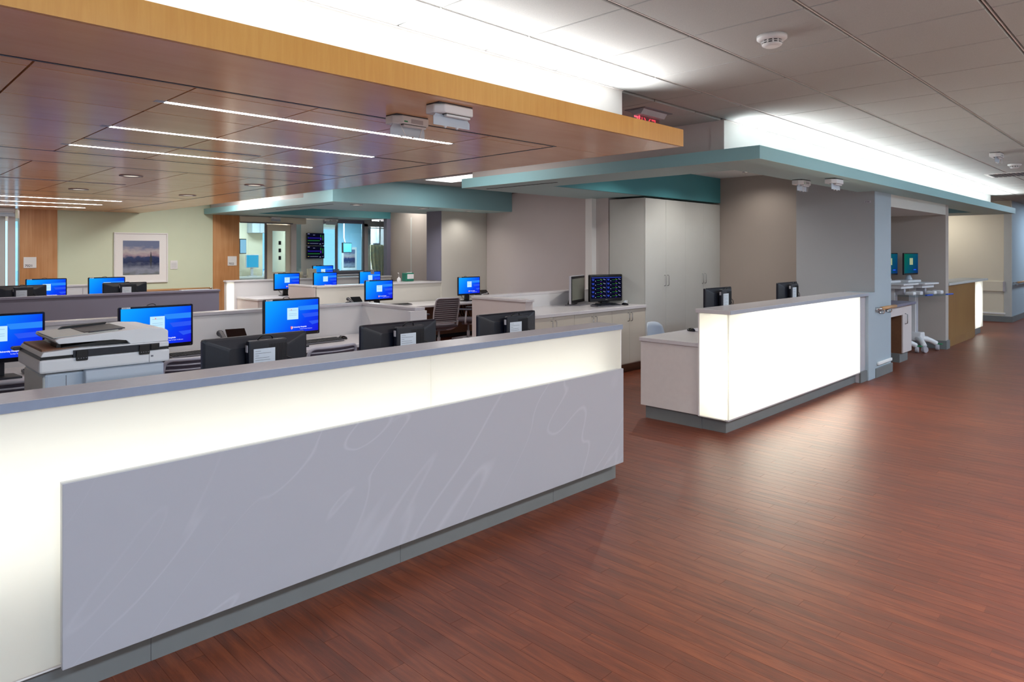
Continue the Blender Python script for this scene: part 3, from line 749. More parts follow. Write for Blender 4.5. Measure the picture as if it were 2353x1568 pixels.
# ---- low partitions with ledges
def partition(name, label, segs, face, top=M_SS, zt=1.06, capw=.02):
    X0 = segs[0][0][0]; Y0 = segs[0][1][0]
    t = thing(name, label, 'partition', (X0, Y0, 0))
    for X, Y in segs:
        B('panel', X, Y, (0, zt - .03), face, t)
        B('ledge', (X[0] - capw / 2, X[1] + capw / 2), (Y[0] - capw, Y[1] + capw / 2), (zt - .03, zt), top, t, .004)
    return t
p2 = partition('low_partition', 'white low partition with a ledge turning a corner behind the near monitors', [((-2, 4.12), (6.42, 6.52)), ((4.12, 4.22), (5.46, 6.52))], M_LAM)
B('end_post', (4.02, 4.22), (5.40, 5.46), (0, 1.03), M_LAM, p2)
tag(B('long_desk', (-2, 4.10), (5.68, 6.40), (.695, .73), M_SSW, None, .004), 'white desk top along the cornered partition carrying the near monitors', 'desk')
B('desk_support', (4.08, 4.10), (5.7, 6.40), (0, .695), M_LAM, bpy.data.objects['long_desk'])
p3 = partition('low_partition', 'grey backed low partition in front of the rear left monitors', [((-2, 4.08), (10.17, 10.27))], M_GREY, M_GREY)
tag(B('long_desk', (-2, 4.05), (10.29, 11.0), (.695, .73), M_SSW, None, .004), 'white desk top hidden behind the grey backed partition', 'desk')
pm = partition('low_partition', 'pinkish low partition with white ledge beside the base cabinets', [((5.54, 5.66), (5.30, 6.20)), ((5.66, 7.85), (6.17, 6.29))], M_PINK, M_SSW, 1.075)
B('splash_panel', (5.66, 7.95), (6.152, 6.17), (.888, 1.045), M_LAM, pm)
ph = partition('half_wall', 'cream half wall with ledge below the wall opening', [((5.65, 8.26), (10.14, 10.26)), ((5.63, 5.75), (10.26, 11.05))], M_WARM, M_SSW, 1.054)
B('pink_end', (5.620, 5.63), (10.14, 11.05), (0, 1.02), M_PINK, ph)
hd = tag(B('long_desk', (4.35, 9.41), (9.30, 10.11), (.655, .690), M_SSW, None, .004), 'white desk top along the half wall with the corner monitor', 'desk')
B('modesty_panel', (5.2, 9.42), (9.98, 10.0), (.06, .655), M_UNDER, hd)
B('desk_support', (9.39, 9.42), (9.32, 10.0), (0, .655), M_UNDER, hd)
B('modesty_base', (5.2, 9.42), (9.96, 9.98), (0, .06), M_DARK, hd)
B('desk_support', (5.2, 5.23), (9.32, 10.0), (0, .655), M_LAM, hd)
p4 = partition('low_partition', 'pale rear partition with a glowing end panel beside room 7022', [((5.60, 9.3), (13.25, 13.35))], M_LAM, M_SSW, 1.056)
E_END = M_ACRYL
acryl_panel('lit_end', (5.46, 5.60), (13.24, 13.252), (.1, 1.02), p4, '-y')
B('ledge', (5.44, 5.60), (13.22, 13.36), (1.026, 1.056), M_SSW, p4)
B('end_cap', (5.455, 5.465), (13.252, 13.35), (.1, 1.02), M_WHITE, p4)
B('end_backing', (5.46, 5.60), (13.34, 13.35), (.1, 1.02), M_WHITE, p4)
area('led_board_rear', (5.53, 13.33, .56), .10, .8, .5, (1.0, .99, .9), (R(-90), 0, 0))
d4 = tag(B('long_desk', (5.65, 9.3), (12.3, 13.24), (.695, .73), M_SSW, None, .004), 'rear white desk top before the glazed rooms', 'desk')
B('side_panel', (5.66, 5.69), (12.33, 13.24), (0, .695), M_PINK, d4); B('drawer_front', (5.69, 6.0), (12.33, 12.35), (0, .695), M_LAM, d4); B('modesty_panel', (6.0, 9.3), (12.9, 12.92), (0, .695), M_UNDER, d4)
p5 = partition('low_partition', 'white low partition under the framed landscape', [((-2, 3.62), (13.36, 13.46))], M_LAM, M_SSW, 1.056)
B('panel_seam', (3.06, 3.064), (13.357, 13.36), (0, 1.0), M_KICK, p5)
tag(B('long_desk', (-2, 3.6), (12.65, 13.34), (.695, .73), M_SSW, None, .004), 'white desk top under the framed landscape', 'desk')
sa = thing('charting_station', 'pale charting station before the corner window', 'desk', (7.8, 14.5, 0))
B('ledge', (7.75, 9.2), (14.30, 14.50), (1.045, 1.075), M_SSW, sa); B('panel', (7.8, 9.2), (14.36, 14.46), (0, 1.045), M_LAM, sa)
B('raised_end', (7.75, 7.95), (14.28, 14.36), (0, 1.22), M_CREAM, sa); B('work_surface', (7.8, 9.2), (14.5, 15.0), (.80, .83), M_SSW, sa)

# ---- far counter past the alcove
c5 = thing('far_counter', 'tan counter with a lit end panel past the equipment alcove', 'counter', (13.3, 2.88, 0))
B('front_panel', (13.30, 15.29), (2.885, 2.91), (.13, 1.04), M_TAN, c5); B('kick_base', (13.30, 15.28), (2.882, 2.91), (0, .13), M_TAN, c5)
acryl_panel('lit_panel', (15.5, 16.30), (2.93, 2.942), (.125, 1.04), c5, '-y')
B('panel_backing', (13.3, 16.3), (3.08, 3.10), (.0, 1.04), M_WHITE, c5); B('end_cap', (16.29, 16.30), (2.942, 3.08), (.125, 1.04), M_WHITE, c5)
B('post', (15.29, 15.5), (2.91, 3.08), (0, 1.04), M_TAN, c5); B('kick_base', (15.5, 16.22), (2.955, 3.08), (0, .12), M_KICK, c5)
B('counter_top', (13.25, 16.35), (2.85, 3.3), (1.045, 1.085), M_LAMB, c5, .003)
B('inner_desk', (13.3, 16.0), (3.3, 3.9), (.72, .75), M_TAN, c5)

# ================================================================== EQUIPMENT
def make_monitor(name, label, group, scr=E_SCR, client=True, w=.56, h=.345, z0=.11):
    """stands at the origin, screen towards -Y"""
    t = thing(name, label, 'monitor', (0, 0, 0), 0, group)
    hw = w / 2; z1 = z0 + h
    def ring(x, y, a, b, r=.012):
        p = []
        for cx, cz, s in ((x - r, b - r, 0), (-x + r, b - r, 90), (-x + r, a + r, 180), (x - r, a + r, 270)):
            for k in range(3):
                q = R(s + 45 * k); p.append((cx + r * math.cos(q), y, cz + r * math.sin(q)))
        return p
    rs = [ring(hw - .003, -.020, z0 + .003, z1 - .003), ring(hw, -.017, z0, z1), ring(hw, .004, z0, z1), ring(hw - .012, .012, z0 + .012, z1 - .010), ring(hw - .12, .034, z0 + .07, z1 - .055)]
    v = [p for r in rs for p in r]; f = [list(range(12)), list(range(48, 60))[::-1]]
    for i in range(4):
        for k in range(12): f.append([i * 12 + k, i * 12 + (k + 1) % 12, (i + 1) * 12 + (k + 1) % 12, (i + 1) * 12 + k])
    mesh('case', v, f, M_BLKB, t)
    s = mesh('screen', [(-hw + .016, -.0206, z0 + .032), (hw - .016, -.0206, z0 + .032), (hw - .016, -.0206, z1 - .016), (-hw + .016, -.0206, z1 - .016)], [[0, 1, 2, 3]], scr, t)
    b = B('bezel', (-hw + .004, hw - .004), (-.0204, -.0196), (z0 + .004, z1 - .004), M_BLKG, t)
    sx0, sx1, sz0, sz1 = -hw + .016, hw - .016, z0 + .032, z1 - .016
    W, H = sx1 - sx0, sz1 - sz0
    def q(nm, pts, m, y=-.0212):
        quad(nm, [(sx0 + a * W, y, sz0 + c * H) for a, c in pts], m, s)
    if scr is E_SCR:
        q('wallpaper_band', [(.64, .67), (1, .67), (1, .82), (.60, .80)], E_BAND); q('wallpaper_band', [(.73, .44), (1, .46), (1, .58), (.68, .56)], E_BAND2); q('wallpaper_band', [(.88, .20), (1, .24), (1, .33), (.81, .31)], E_BAND2)
        q('login_card', [(.40, .40), (.61, .40), (.61, .76), (.40, .76)], E_CARD)
        for zz in (.68, .57, .52): q('card_line', [(.43, zz), (.58, zz), (.58, zz + .010), (.43, zz + .010)], E_CARDL, -.0216)
        q('card_mark', [(.47, .69), (.485, .69), (.485, .715), (.47, .715)], E_RED, -.0216)
        q('shield', [(.485, .08), (.505, .13), (.505, .185), (.465, .185), (.465, .13)], E_RED); q('shield_half', [(.485, .09), (.500, .13), (.500, .178), (.485, .178)], E_TXT, -.0216)
        text('screen_text', 'University Hospitals', .0165, E_TXT, s, (sx0 + .515 * W, -.0213, sz0 + .135 * H), bold=.0003)
        text('screen_text', 'To Heal. To Teach. To Discover.', .0095, E_TXT, s, (sx0 + .64 * W, -.0213, sz0 + .075 * H))
    if scr is E_SCR or scr is E_TEALS:
        st = B('asset_sticker', (-hw + .022, -hw + .085), (-.0212, -.0204), (z1 - .015, z1 - .003), M_PAPER, t)
        text('sticker_text', 'GSU402', .009, M_INK, st, (-.026, -.0006, -.003))
    B('power_light', (hw - .024, hw - .019), (-.0208, -.0196), (z0 + .010, z0 + .015), M_CHROME, t)
    lathe('maker_badge', [(0, 0), (.006, 0), (.006, .001), (0, .001)], M_CHROME, t, (0, -.0206, z0 + .016), 12).rotation_euler = (R(90), 0, 0)
    # stand
    prism('stand_neck', [(.030, 0.012), (.075, 0.012), (.060, z0 + .16), (.030, z0 + .16)], 0, -.05, .05, M_BLK, t, bev=.004)
    prism('stand_base', [(-.135, -.085), (.135, -.085), (.115, .115), (-.115, .115)], 2, 0, .014, M_BLK, t, bev=.003)
    if client:
        tc = B('thin_client', (-.125, .085), (.050, .088), (z0 + .085, z0 + .328), M_BLKB, t, .010, 2)
        o = tc.location
        for k in range(11):
            B('vent_rib', (-.118 + k * .009, -.114 + k * .009), (.0885, .0895), (z0 + .12, z0 + .305), M_BLK, tc)
        n = B('paper_note', (-.055, .060), (.0890, .0898), (z0 + .11, z0 + .285), M_PAPER, t)
        for k in range(13):
            wd = (.03, .085, .02, .075, .08, .04, .07, .082, .055, .06, .03, .08, .05)[k]
            B('note_line', (.052 - wd, .052), (.0898, .0902), (z0 + .272 - k * .0115, z0 + .2735 - k * .0115), M_INK, n)
        B('usb_port', (.0855, .089), (.060, .078), (z0 + .27, z0 + .305), M_LGREY, tc)
        tube('cable', curve_pts([(.03, .07, z0 + .328), (.01, .09, z0 + .352), (-.04, .075, z0 + .345), (-.06, .055, z0 + .31)], 6), .0035, M_BLK, t, seg=5)
        tube('cable', curve_pts([(-.125, .07, z0 + .23), (-.17, .08, z0 + .20), (-.19, .07, z0 + .12), (-.16, .05, z0 + .02), (-.05, .06, .02)], 6), .0035, M_BLK, t, seg=5)
        tube('cable', curve_pts([(-.125, .07, z0 + .21), (-.15, .09, z0 + .15), (-.17, .06, z0 + .05), (-.08, .06, .015)], 6), .003, M_BLK, t, seg=5)
    return t
BR = 'blue-screen monitors facing the corridor'
m0 = make_monitor('computer_monitor', 'blue-screen monitor cut by the frame edge beside the printer', BR)
m0.location = (.83, 5.90, .73)
def mon(x, y, z, rz, lab, grp=BR): return dup(m0, (x, y, z), rz, lab, grp)
mon(1.865, 5.90, .73, R(1), 'blue-screen monitor directly behind the white printer')
mon(3.03, 5.90, .73, R(1), 'large blue-screen monitor in front of the cornered white partition, third along')
mon(6.46, 9.56, .69, R(1), 'blue-screen monitor on the half wall desk beside the black phone')
mon(8.49, 9.60, .69, R(1), 'blue-screen monitor standing in the corner behind the empty chair')
mon(6.52, 12.9, .73, R(1), 'blue-screen monitor on the rear desk next to the glowing end panel')
mon(7.35, 12.85, .73, R(1), 'blue-screen monitor on the rear desk, middle of the row')
mon(8.45, 12.85, .73, R(1), 'blue-screen monitor on the rear desk carrying a small paper tag')
mon(8.36, 14.72, .83, R(1), 'blue-screen monitor on the charting station below the wall displays')
mon(2.47, 13.0, .73, R(1), 'blue-screen monitor below the room sign 7021')
mon(3.33, 13.0, .73, R(1), 'blue-screen monitor below the framed landscape')
BK = 'black monitors seen from behind'
mon(1.575, 3.44, .73, R(181), 'black monitor seen from behind closest to the printer, note on its box', BK)
mon(2.48, 3.44, .730, R(180), 'black monitor seen from behind, middle of the near counter', BK)
mon(3.41, 3.44, .73, R(179), 'black monitor seen from behind at the open end of the near counter', BK)
mon(6.62, 3.52, .785, R(180), 'black monitor seen from behind on the lit desk next to the tall cabinets', BK)
mon(8.36, 3.52, .785, R(180), 'black monitor seen from behind on the lit desk next to the pier', BK)
mon(1.74, 10.62, .73, R(180), 'black monitor seen from behind above the grey partition at the frame edge', BK)
mon(2.95, 10.62, .73, R(180), 'black monitor seen from behind before the framed landscape', BK)

# ---- keyboards, mice, phones
def make_keyboard(label):
    t = thing('keyboard', label, 'keyboard', (0, 0, 0), 0, 'black keyboards')
    prism('tray', [(-.075, 0.004), (.075, .004), (.075, .026), (-.075, .014)], 0, -.22, .22, M_MGREY, t, bev=.003)
    bm = bmesh.new()
    for r in range(5):
        for c in range(17):
            if r == 0 and 4 < c < 10: continue
            m = Matrix.Translation((-.20 + c * .025, -.056 + r * .027, .018 + r * .0022)) @ Matrix.Diagonal((.021, .022, .008, 1))
            bmesh.ops.create_cube(bm, size=1, matrix=m)
    bmesh.ops.create_cube(bm, size=1, matrix=Matrix.Translation((-.025, -.056, .018)) @ Matrix.Diagonal((.12, .022, .008, 1)))
    link('keys', from_bm(bm, 'keys'), M_BLK, t)
    return t
kb0 = make_keyboard('black keyboard in front of the large blue-screen monitor'); kb0.location = (3.40, 6.02, .73); kb0.rotation_euler = (0, 0, R(3))
dup(kb0, (2.225, 6.05, .73), R(2), 'black keyboard in front of the monitor behind the printer')
dup(kb0, (1.22, 6.0, .73), R(2), 'black keyboard at the frame edge left of the printer')
dup(kb0, (6.95, 9.65, .69), R(0), 'black keyboard on the half wall desk')
dup(kb0, (7.33, 5.52, .888), R(-8), 'black keyboard on the long worktop')
def make_mouse(label):
    t = thing('computer_mouse', label, 'mouse', (0, 0, 0), 0, 'black computer mice')
    bm = bmesh.new(); bmesh.ops.create_uvsphere(bm, u_segments=16, v_segments=10, radius=1)
    for v in bm.verts:
        v.co.z = max(v.co.z, -.25); v.co = Vector((v.co.x * .031, v.co.y * .055, (v.co.z + .25) * .027))
    link('shell', from_bm(bm, 'shell', True), M_BLKG, t)
    B('wheel', (-.003, .003), (.018, .036), (.028, .0335), M_DGREY, t, .001)
    tube('cable', curve_pts([(0, .052, .008), (.01, .10, .006), (-.01, .16, .004), (-.07, .21, .004)], 6), .0022, M_BLK, t, seg=5)
    return t
mo0 = make_mouse('black mouse beside the keyboard under the large blue screen'); mo0.location = (3.69, 6.10, .73); mo0.rotation_euler = (0, 0, R(20))
dup(mo0, (6.38, 3.70, .785), R(160), 'dark mouse just showing on the lit desk side top')
dup(mo0, (7.66, 5.45, .888), R(0), 'dark mouse on the long worktop')
def make_phone(label):
    t = thing('desk_phone', label, 'telephone', (0, 0, 0), 0, 'black desk phones')
    prism('base', [(-.10, 0), (.10, 0), (.10, .075), (.03, .09), (-.10, .022)], 0, -.105, .125, M_DGREY, t, bev=.004)
    prism('display', [(-.0, .084), (.088, .150), (.096, .146), (.01, .076)], 0, -.03, .12, M_BLKG, t, bev=.002)
    for k in range(4):
        B('key_row', (-.02, .10), (-.085 + k * .021, -.072 + k * .021), (.032 + k * .0115, .0405 + k * .0115), M_LGREY if k == 3 else M_BLK, t)
    h = tube('handset', curve_pts([(-.072, -.095, .050), (-.072, -.06, .082), (-.072, .03, .118), (-.072, .085, .122)], 5), [.026] * 3 + [.019] * 10 + [.026] * 3, M_DGREY, t, seg=10)
    tube('cord', curve_pts([(-.072, -.09, .03), (-.13, -.11, .01), (-.15, 0, .006), (-.12, .08, .01)], 6), .004, M_BLK, t, seg=5)
    return t
pn0 = make_phone('black desk phone behind the nearest dark monitor'); pn0.location = (2.60, 6.19, .73); pn0.rotation_euler = (0, 0, R(-8)); pn0.scale = (1.15, 1.15, 1.15)
dup(pn0, (6.16, 9.80, .69), R(-6), 'black desk phone on the half wall desk')
dup(pn0, (9.05, 9.80, .69), R(-10), 'black desk phone in the corner under the taupe wall')

# ---- office chairs
def make_chair(label):
    t = thing('office_chair', label, 'chair', (0, 0, 0), 0, 'grey office chairs with ribbed backs')
    # sitter faces +Y, the ribbed back is towards -Y
    bm = bmesh.new(); bmesh.ops.create_cube(bm, size=1, matrix=Matrix.Translation((0, .06, .415)) @ Matrix.Diagonal((.47, .46, .055, 1)))
    bmesh.ops.bevel(bm, geom=bm.edges[:], offset=.022, segments=3, affect='EDGES', profile=.5)
    link('seat', from_bm(bm, 'seat', True), M_FAB, t)
    def back(x, z):     # reclined, gently curved back surface
        return (x, -.175 - .10 * (z - .46) / .42 + .045 * (abs(x) / .22) ** 2, z)
    path = []
    for k in range(9): path.append(back(-.215 + .430 * k / 8, .478))
    for k in range(1, 8): path.append(back(.215 + .012 * math.sin(PI * k / 8), .478 + .35 * k / 8))
    for k in range(5): q = R(90 * k / 4); path.append(back(.165 + .05 * math.cos(q), .832 + .04 * math.sin(q)))
    for k in range(1, 8): path.append(back(.165 - .33 * k / 8, .872))
    for k in range(5): q = R(90 + 90 * k / 4); path.append(back(-.165 + .05 * math.cos(q), .832 + .04 * math.sin(q)))
    for k in range(1, 8): path.append(back(-.215 - .012 * math.sin(PI * k / 8), .828 - .35 * k / 8))
    fr = tube('back_frame', path, .013, M_LGREY, t, seg=8, closed=True)
    # fabric web and light ribs
    v, f = [], []
    for i in range(9):
        for j in range(7):
            p = back(-.21 + .42 * i / 8, .485 + .38 * j / 6); v.append((p[0], p[1] + .006, p[2]))
    for i in range(8):
        for j in range(6): a = i * 7 + j; f.append([a, a + 7, a + 8, a + 1])
    v2 = [(p[0], p[1] + .008, p[2]) for p in v]
    n = len(v)
    mesh('back_web', v + v2, f + [[q + n for q in g[::-1]] for g in f], M_FAB, t, smooth=True)
    for k in range(11):
        z = .505 + k * .033
        tube('rib', [back(-.212 + .424 * i / 8, z) for i in range(9)], .0066, M_LGREY, t, seg=6)
    for s in (-1, 1):
        tube('back_arm', curve_pts([(s * .215, -.17, .50), (s * .21, -.15, .42), (s * .16, -.06, .36), (s * .08, .02, .345)], 6), .017, M_LGREY, t, seg=8)
        tube('arm_post', curve_pts([(s * .17, .05, .36), (s * .25, .05, .37), (s * .275, .04, .45), (s * .275, .03, .60)], 6), .016, M_LGREY, t, seg=8)
        B('arm_pad', (s * .275 - .04, s * .275 + .04), (-.07, .17), (.60, .625), M_DGREY, t, .010, 2)
    B('mechanism', (-.09, .09), (-.04, .16), (.33, .385), M_MGREY, t, .012, 2)
    lathe('gas_column', [(.028, .10), (.028, .22), (.018, .22), (.018, .335)], M_LGREY, t, (0, .06, 0), 14)
    lathe('hub', [(.0, .075), (.045, .075), (.045, .115), (.03, .125), (0, .125)], M_LGREY, t, (0, .06, 0), 16)
    for k in range(5):
        a = R(18 + 72 * k); c, s = math.cos(a), math.sin(a)
        tube('base_leg', [(.03 * c, .06 + .03 * s, .10), (.16 * c, .06 + .16 * s, .088), (.30 * c, .06 + .30 * s, .068)], [.026, .021, .015], M_LGREY, t, seg=8)
        w = lathe('caster', [(.0, -.022), (.022, -.022), (.027, -.014), (.027, .014), (.022, .022), (.0, .022)], M_DGREY, t, (.30 * c, .06 + .30 * s, .027), 14)
        w.rotation_euler = (R(90), 0, a)
    return t
ch0 = make_chair('grey office chair with ribbed back pushed up to the half wall desk'); ch0.location = (7.02, 8.62, 0); ch0.rotation_euler = (0, 0, R(-8))
dup(ch0, (2.80, 5.02, 0), R(4), 'office chair top showing before the large blue-screen monitor')
dup(ch0, (1.80, 5.02, .025), R(-4), 'office chair back showing between the printer and a black monitor')
dup(ch0, (.78, 4.85, .03), R(4), 'striped office chair back at the frame edge left of the printer')
dup(ch0, (8.05, 9.02, 0), R(35), 'office chair half hidden behind the pink partition')
# plain shell chairs
def make_shell(label, loc, rz, m=M_BLUEW, lift=0):
    t = local(thing('shell_chair', label, 'chair', loc, rz))
    v, f = [], []
    nx, nz = 9, 8
    for i in range(nx):
        for j in range(nz):
            x = -.22 + .44 * i / (nx - 1); u = j / (nz - 1)
            wid = 1 - .18 * u ** 4
            v.append((x * wid, -.20 - .06 * u + .06 * (x / .22) ** 2, .44 + lift + .36 * u - .05 * (abs(x) / .22) ** 4 * u))
    for i in range(nx - 1):
        for j in range(nz - 1): a = i * nz + j; f.append([a, a + nz, a + nz + 1, a + 1])
    n = len(v); v += [(p[0], p[1] + .014, p[2]) for p in v]
    f += [[q + n for q in g[::-1]] for g in f]
    edge = [i * nz for i in range(nx)] + [(nx - 1) * nz + j for j in range(1, nz)] + [i * nz + nz - 1 for i in range(nx - 2, -1, -1)] + [j for j in range(nz - 2, 0, -1)]
    f += [[edge[k], edge[(k + 1) % len(edge)], edge[(k + 1) % len(edge)] + n, edge[k] + n] for k in range(len(edge))]
    mesh('backrest', v, f, m, t, smooth=True)
    B('seat', (-.23, .23), (-.19, .25), (.41 + lift, .45 + lift), m, t, .018, 3)
    lathe('gas_column', [(.03, .09), (.03, .25), (.02, .25), (.02, .41 + lift)], M_LGREY, t, (0, .03, 0), 12)
    for k in range(5):
        a = R(90 + 72 * k); c, s = math.cos(a), math.sin(a)
        tube('base_leg', [(.02 * c, .03 + .02 * s, .10), (.28 * c, .03 + .28 * s, .065)], [.024, .014], M_LGREY, t, seg=6)
        lathe('caster', [(0, -.02), (.027, -.016), (.027, .016), (0, .02)], M_DGREY, t, (.28 * c, .03 + .28 * s, .027), 10).rotation_euler = (R(90), 0, a)
make_shell('pale grey shell chair behind the side top of the lit desk', (7.11, 4.42, 0), R(185), M_BLUEW, -.04)
make_shell('grey shell chair at the charting station below the corner window', (8.9, 15.35, 0), R(10), M_MGREY, .38)

# ---- printer seen from behind
pr = thing('office_printer', 'large white multifunction printer with dark hinge strip behind the near counter', 'printer', (.64, 3.50, 0))
B('body', (.665, 1.155), (3.535, 3.95), (.06, 1.085), M_BLUEW, pr, .012, 2)
B('side_cover', (.660, .70), (3.54, 3.94), (.10, 1.07), M_LAMB, pr, .004)
B('rear_seam', (.745, .747), (3.533, 3.536), (.3, 1.07), M_MGREY, pr)
prism('rear_tray', [(3.535, .985), (3.500, 1.0), (3.485, 1.045), (3.490, 1.085), (3.535, 1.09)], 0, .81, 1.135, M_BLUEW, pr, -pr.location, .006)
B('tray_slot', (.84, 1.10), (3.49, 3.53), (.965, .985), M_DGREY, pr)
sc_ = B('scanner_bed', (.640, 1.168), (3.50, 3.97), (1.090, 1.150), M_WPL, pr, .010, 2)
B('scanner_seam', (1.075, 1.0765), (3.4985, 3.502), (1.095, 1.145), M_MGREY, sc_)
B('glass_gasket', (.645, 1.165), (3.508, 3.965), (1.148, 1.164), M_BLK, pr)
B('front_grip', (.615, .66), (3.94, 4.0), (1.150, 1.166), M_DGREY, pr, .006)
# feeder lid, wedge and tray in profile (x, z), extruded in depth
w = -pr.location
prism('feeder_base', [(.645, 1.162), (1.165, 1.162), (1.165, 1.185), (.80, 1.190), (.655, 1.182)], 1, 3.503, 3.96, M_WPL, pr, w, .004)
B('base_inlay', (.655, .80), (3.54, 3.93), (1.180, 1.1915), M_UNDER, pr, .002)
prism('output_wedge', [(.725, 1.186), (1.01, 1.190), (1.01, 1.226), (.86, 1.205), (.735, 1.196)], 1, 3.545, 3.92, M_BLK, pr, w, .003)
prism('paper_stop', [(.715, 1.188), (.735, 1.188), (.728, 1.216), (.716, 1.222)], 1, 3.57, 3.68, M_BLK, pr, w, .001)
prism('feeder_lid', [(1.0, 1.186), (1.166, 1.186), (1.166, 1.236), (1.145, 1.250), (1.06, 1.257), (.96, 1.250), (.715, 1.236), (.700, 1.228), (.715, 1.212), (.93, 1.214), (.985, 1.210)], 1, 3.515, 3.93, M_WPL, pr, w, .004)
prism('document_tray', [(.70, 1.2365), (.96, 1.2515), (.96, 1.254), (.70, 1.239)], 1, 3.55, 3.90, M_LAMB, pr, w)
prism('paper_pocket', [(.83, 1.2445), (1.0, 1.2535), (1.0, 1.2575), (.83, 1.2485)], 1, 3.60, 3.86, M_BLKB, pr, w)
prism('paper_guide', [(.78, 1.242), (.98, 1.252), (.99, 1.266), (.80, 1.256)], 1, 3.86, 3.885, M_BLK, pr, w, .002)
prism('paper_guide', [(.84, 1.245), (.98, 1.252), (.985, 1.261), (.85, 1.254)], 1, 3.57, 3.60, M_DGREY, pr, w, .002)
B('hinge_strip', (.765, 1.12), (3.496, 3.504), (1.152, 1.182), M_BLKB, pr)
for x in (.775, 1.03):
    hg = B('hinge', (x, x + .045), (3.488, 3.502), (1.135, 1.180), M_BLK, pr, .002)
    for k in range(4): B('hinge_screw', (x + .006 + k * .010, x + .010 + k * .010), (3.4868, 3.489), (1.144, 1.148), M_MGREY, hg)
B('hinge_cap', (1.08, 1.115), (3.490, 3.502), (1.154, 1.180), M_BLK, pr, .002)
bd = B('maker_badge', (1.083, 1.093), (3.4985, 3.501), (1.119, 1.127), M_MGREY, pr)
for x in (.70, 1.10):
    for y in (3.58, 3.9): lathe('foot', [(0, 0), (.025, 0), (.025, .06), (0, .06)], M_DGREY, pr, Vector((x, y, 0)) - pr.location, 10)

# ---- two displays on the long worktop
lm = local(thing('silver_edged_monitor', 'silver edged monitor turned away at an angle on the long worktop', 'monitor', (7.22, 5.93, .888), R(21)))
B('case', (-.29, .29), (-.012, .018), (.03, .405), M_LGREY, lm, .006, 2)
B('bezel', (-.285, .287), (-.016, -.012), (.033, .397), M_BLK, lm, .002)
lsc = B('screen', (-.262, .262), (-.0175, -.016), (.075, .365), E_VOFF, lm)
prism('stand_neck', [(.02, 0), (.12, .0), (.045, .22), (.02, .22)], 0, -.07, .07, M_BLK, lm, bev=.003)
B('foot_plate', (-.16, .16), (-.10, .12), (0, .010), M_MGREY, lm, .003)
vm = local(thing('patient_monitor', 'black display with ten rows of patient vitals on the long worktop', 'monitor', (7.65, 5.77, .888), R(-13)))
B('case', (-.292, .292), (-.018, .03), (.035, .412), M_BLK, vm, .012, 2)
vs = B('screen', (-.272, .272), (-.0195, -.018), (.078, .380), E_VIT, vm)
def vq(x0, x1, z0, z1, m): B('readout', (x0 * .93, x1 * .93), (-.0205, -.0195), (z0 * 1.06 - .016, z1 * 1.06 - .016), m, vs)
vq(-.285, .285, .358, .366, E_VBL); vq(-.002, .0, .092, .356, E_VBL)
for r_ in range(5):
    z = .340 - r_ * .053
    vq(-.288, .288, z - .036, z - .0345, E_VLN)
    for c in (-.285, .008):
        vq(c + .004, c + .05, z - .005, z + .006, E_VBL); vq(c + .014, c + .044, z - .016, z - .008, E_VBL); vq(c + .065, c + .08, z - .024, z - .016, E_VWH)
        vq(c + .10, c + .155, z - .012, z - .009, E_VGR); vq(c + .165, c + .178, z - .004, z + .004, E_VYE); vq(c + .182, c + .200, z - .012, z - .003, E_VGR); vq(c + .165, c + .195, z - .026, z - .020, E_VPU)
        vq(c + .225, c + .240, z - .004, z + .006, E_VWH); vq(c + .248, c + .262, z - .010, z - .001, E_VWH)
B('maker_mark', (-.02, .02), (-.0195, -.018), (.058, .066), M_MGREY, vm)
prism('stand_neck', [(.02, 0), (.07, 0), (.05, .2), (.02, .2)], 0, -.05, .05, M_BLK, vm, bev=.003)
lathe('stand_base', [(0, 0), (.13, 0), (.125, .012), (0, .016)], M_BLK, vm, (0, .03, 0), 24)
bw = local(thing('barcode_scanner', 'dark barcode scanner in a cradle beside the vitals display', 'scanner', (7.86, 5.98, .888)))
B('cradle', (-.05, .06), (-.05, .05), (0, .03), M_DGREY, bw, .006, 2); prism('grip', [(-.03, .03), (.02, .03), (.05, .15), (.0, .15)], 1, -.015, .015, M_BLK, bw, bev=.003); B('head', (-.02, .08), (-.025, .025), (.14, .17), M_BLK, bw, .006, 2)
cupm = local(thing('tape_dispenser', 'small white dispenser at the end of the long worktop', 'dispenser', (7.87, 5.60, .888)))
prism('shell', [(-.035, 0), (.03, 0), (.035, .045), (.030, .05), (.025, .022), (-.03, .025)], 1, -.02, .02, M_WPL, cupm, bev=.003); lathe('roll', [(.0, -.009), (.018, -.009), (.018, .009), (.0, .009)], M_PAPER, cupm, (0, 0, .025), 14).rotation_euler = (R(90), 0, 0)

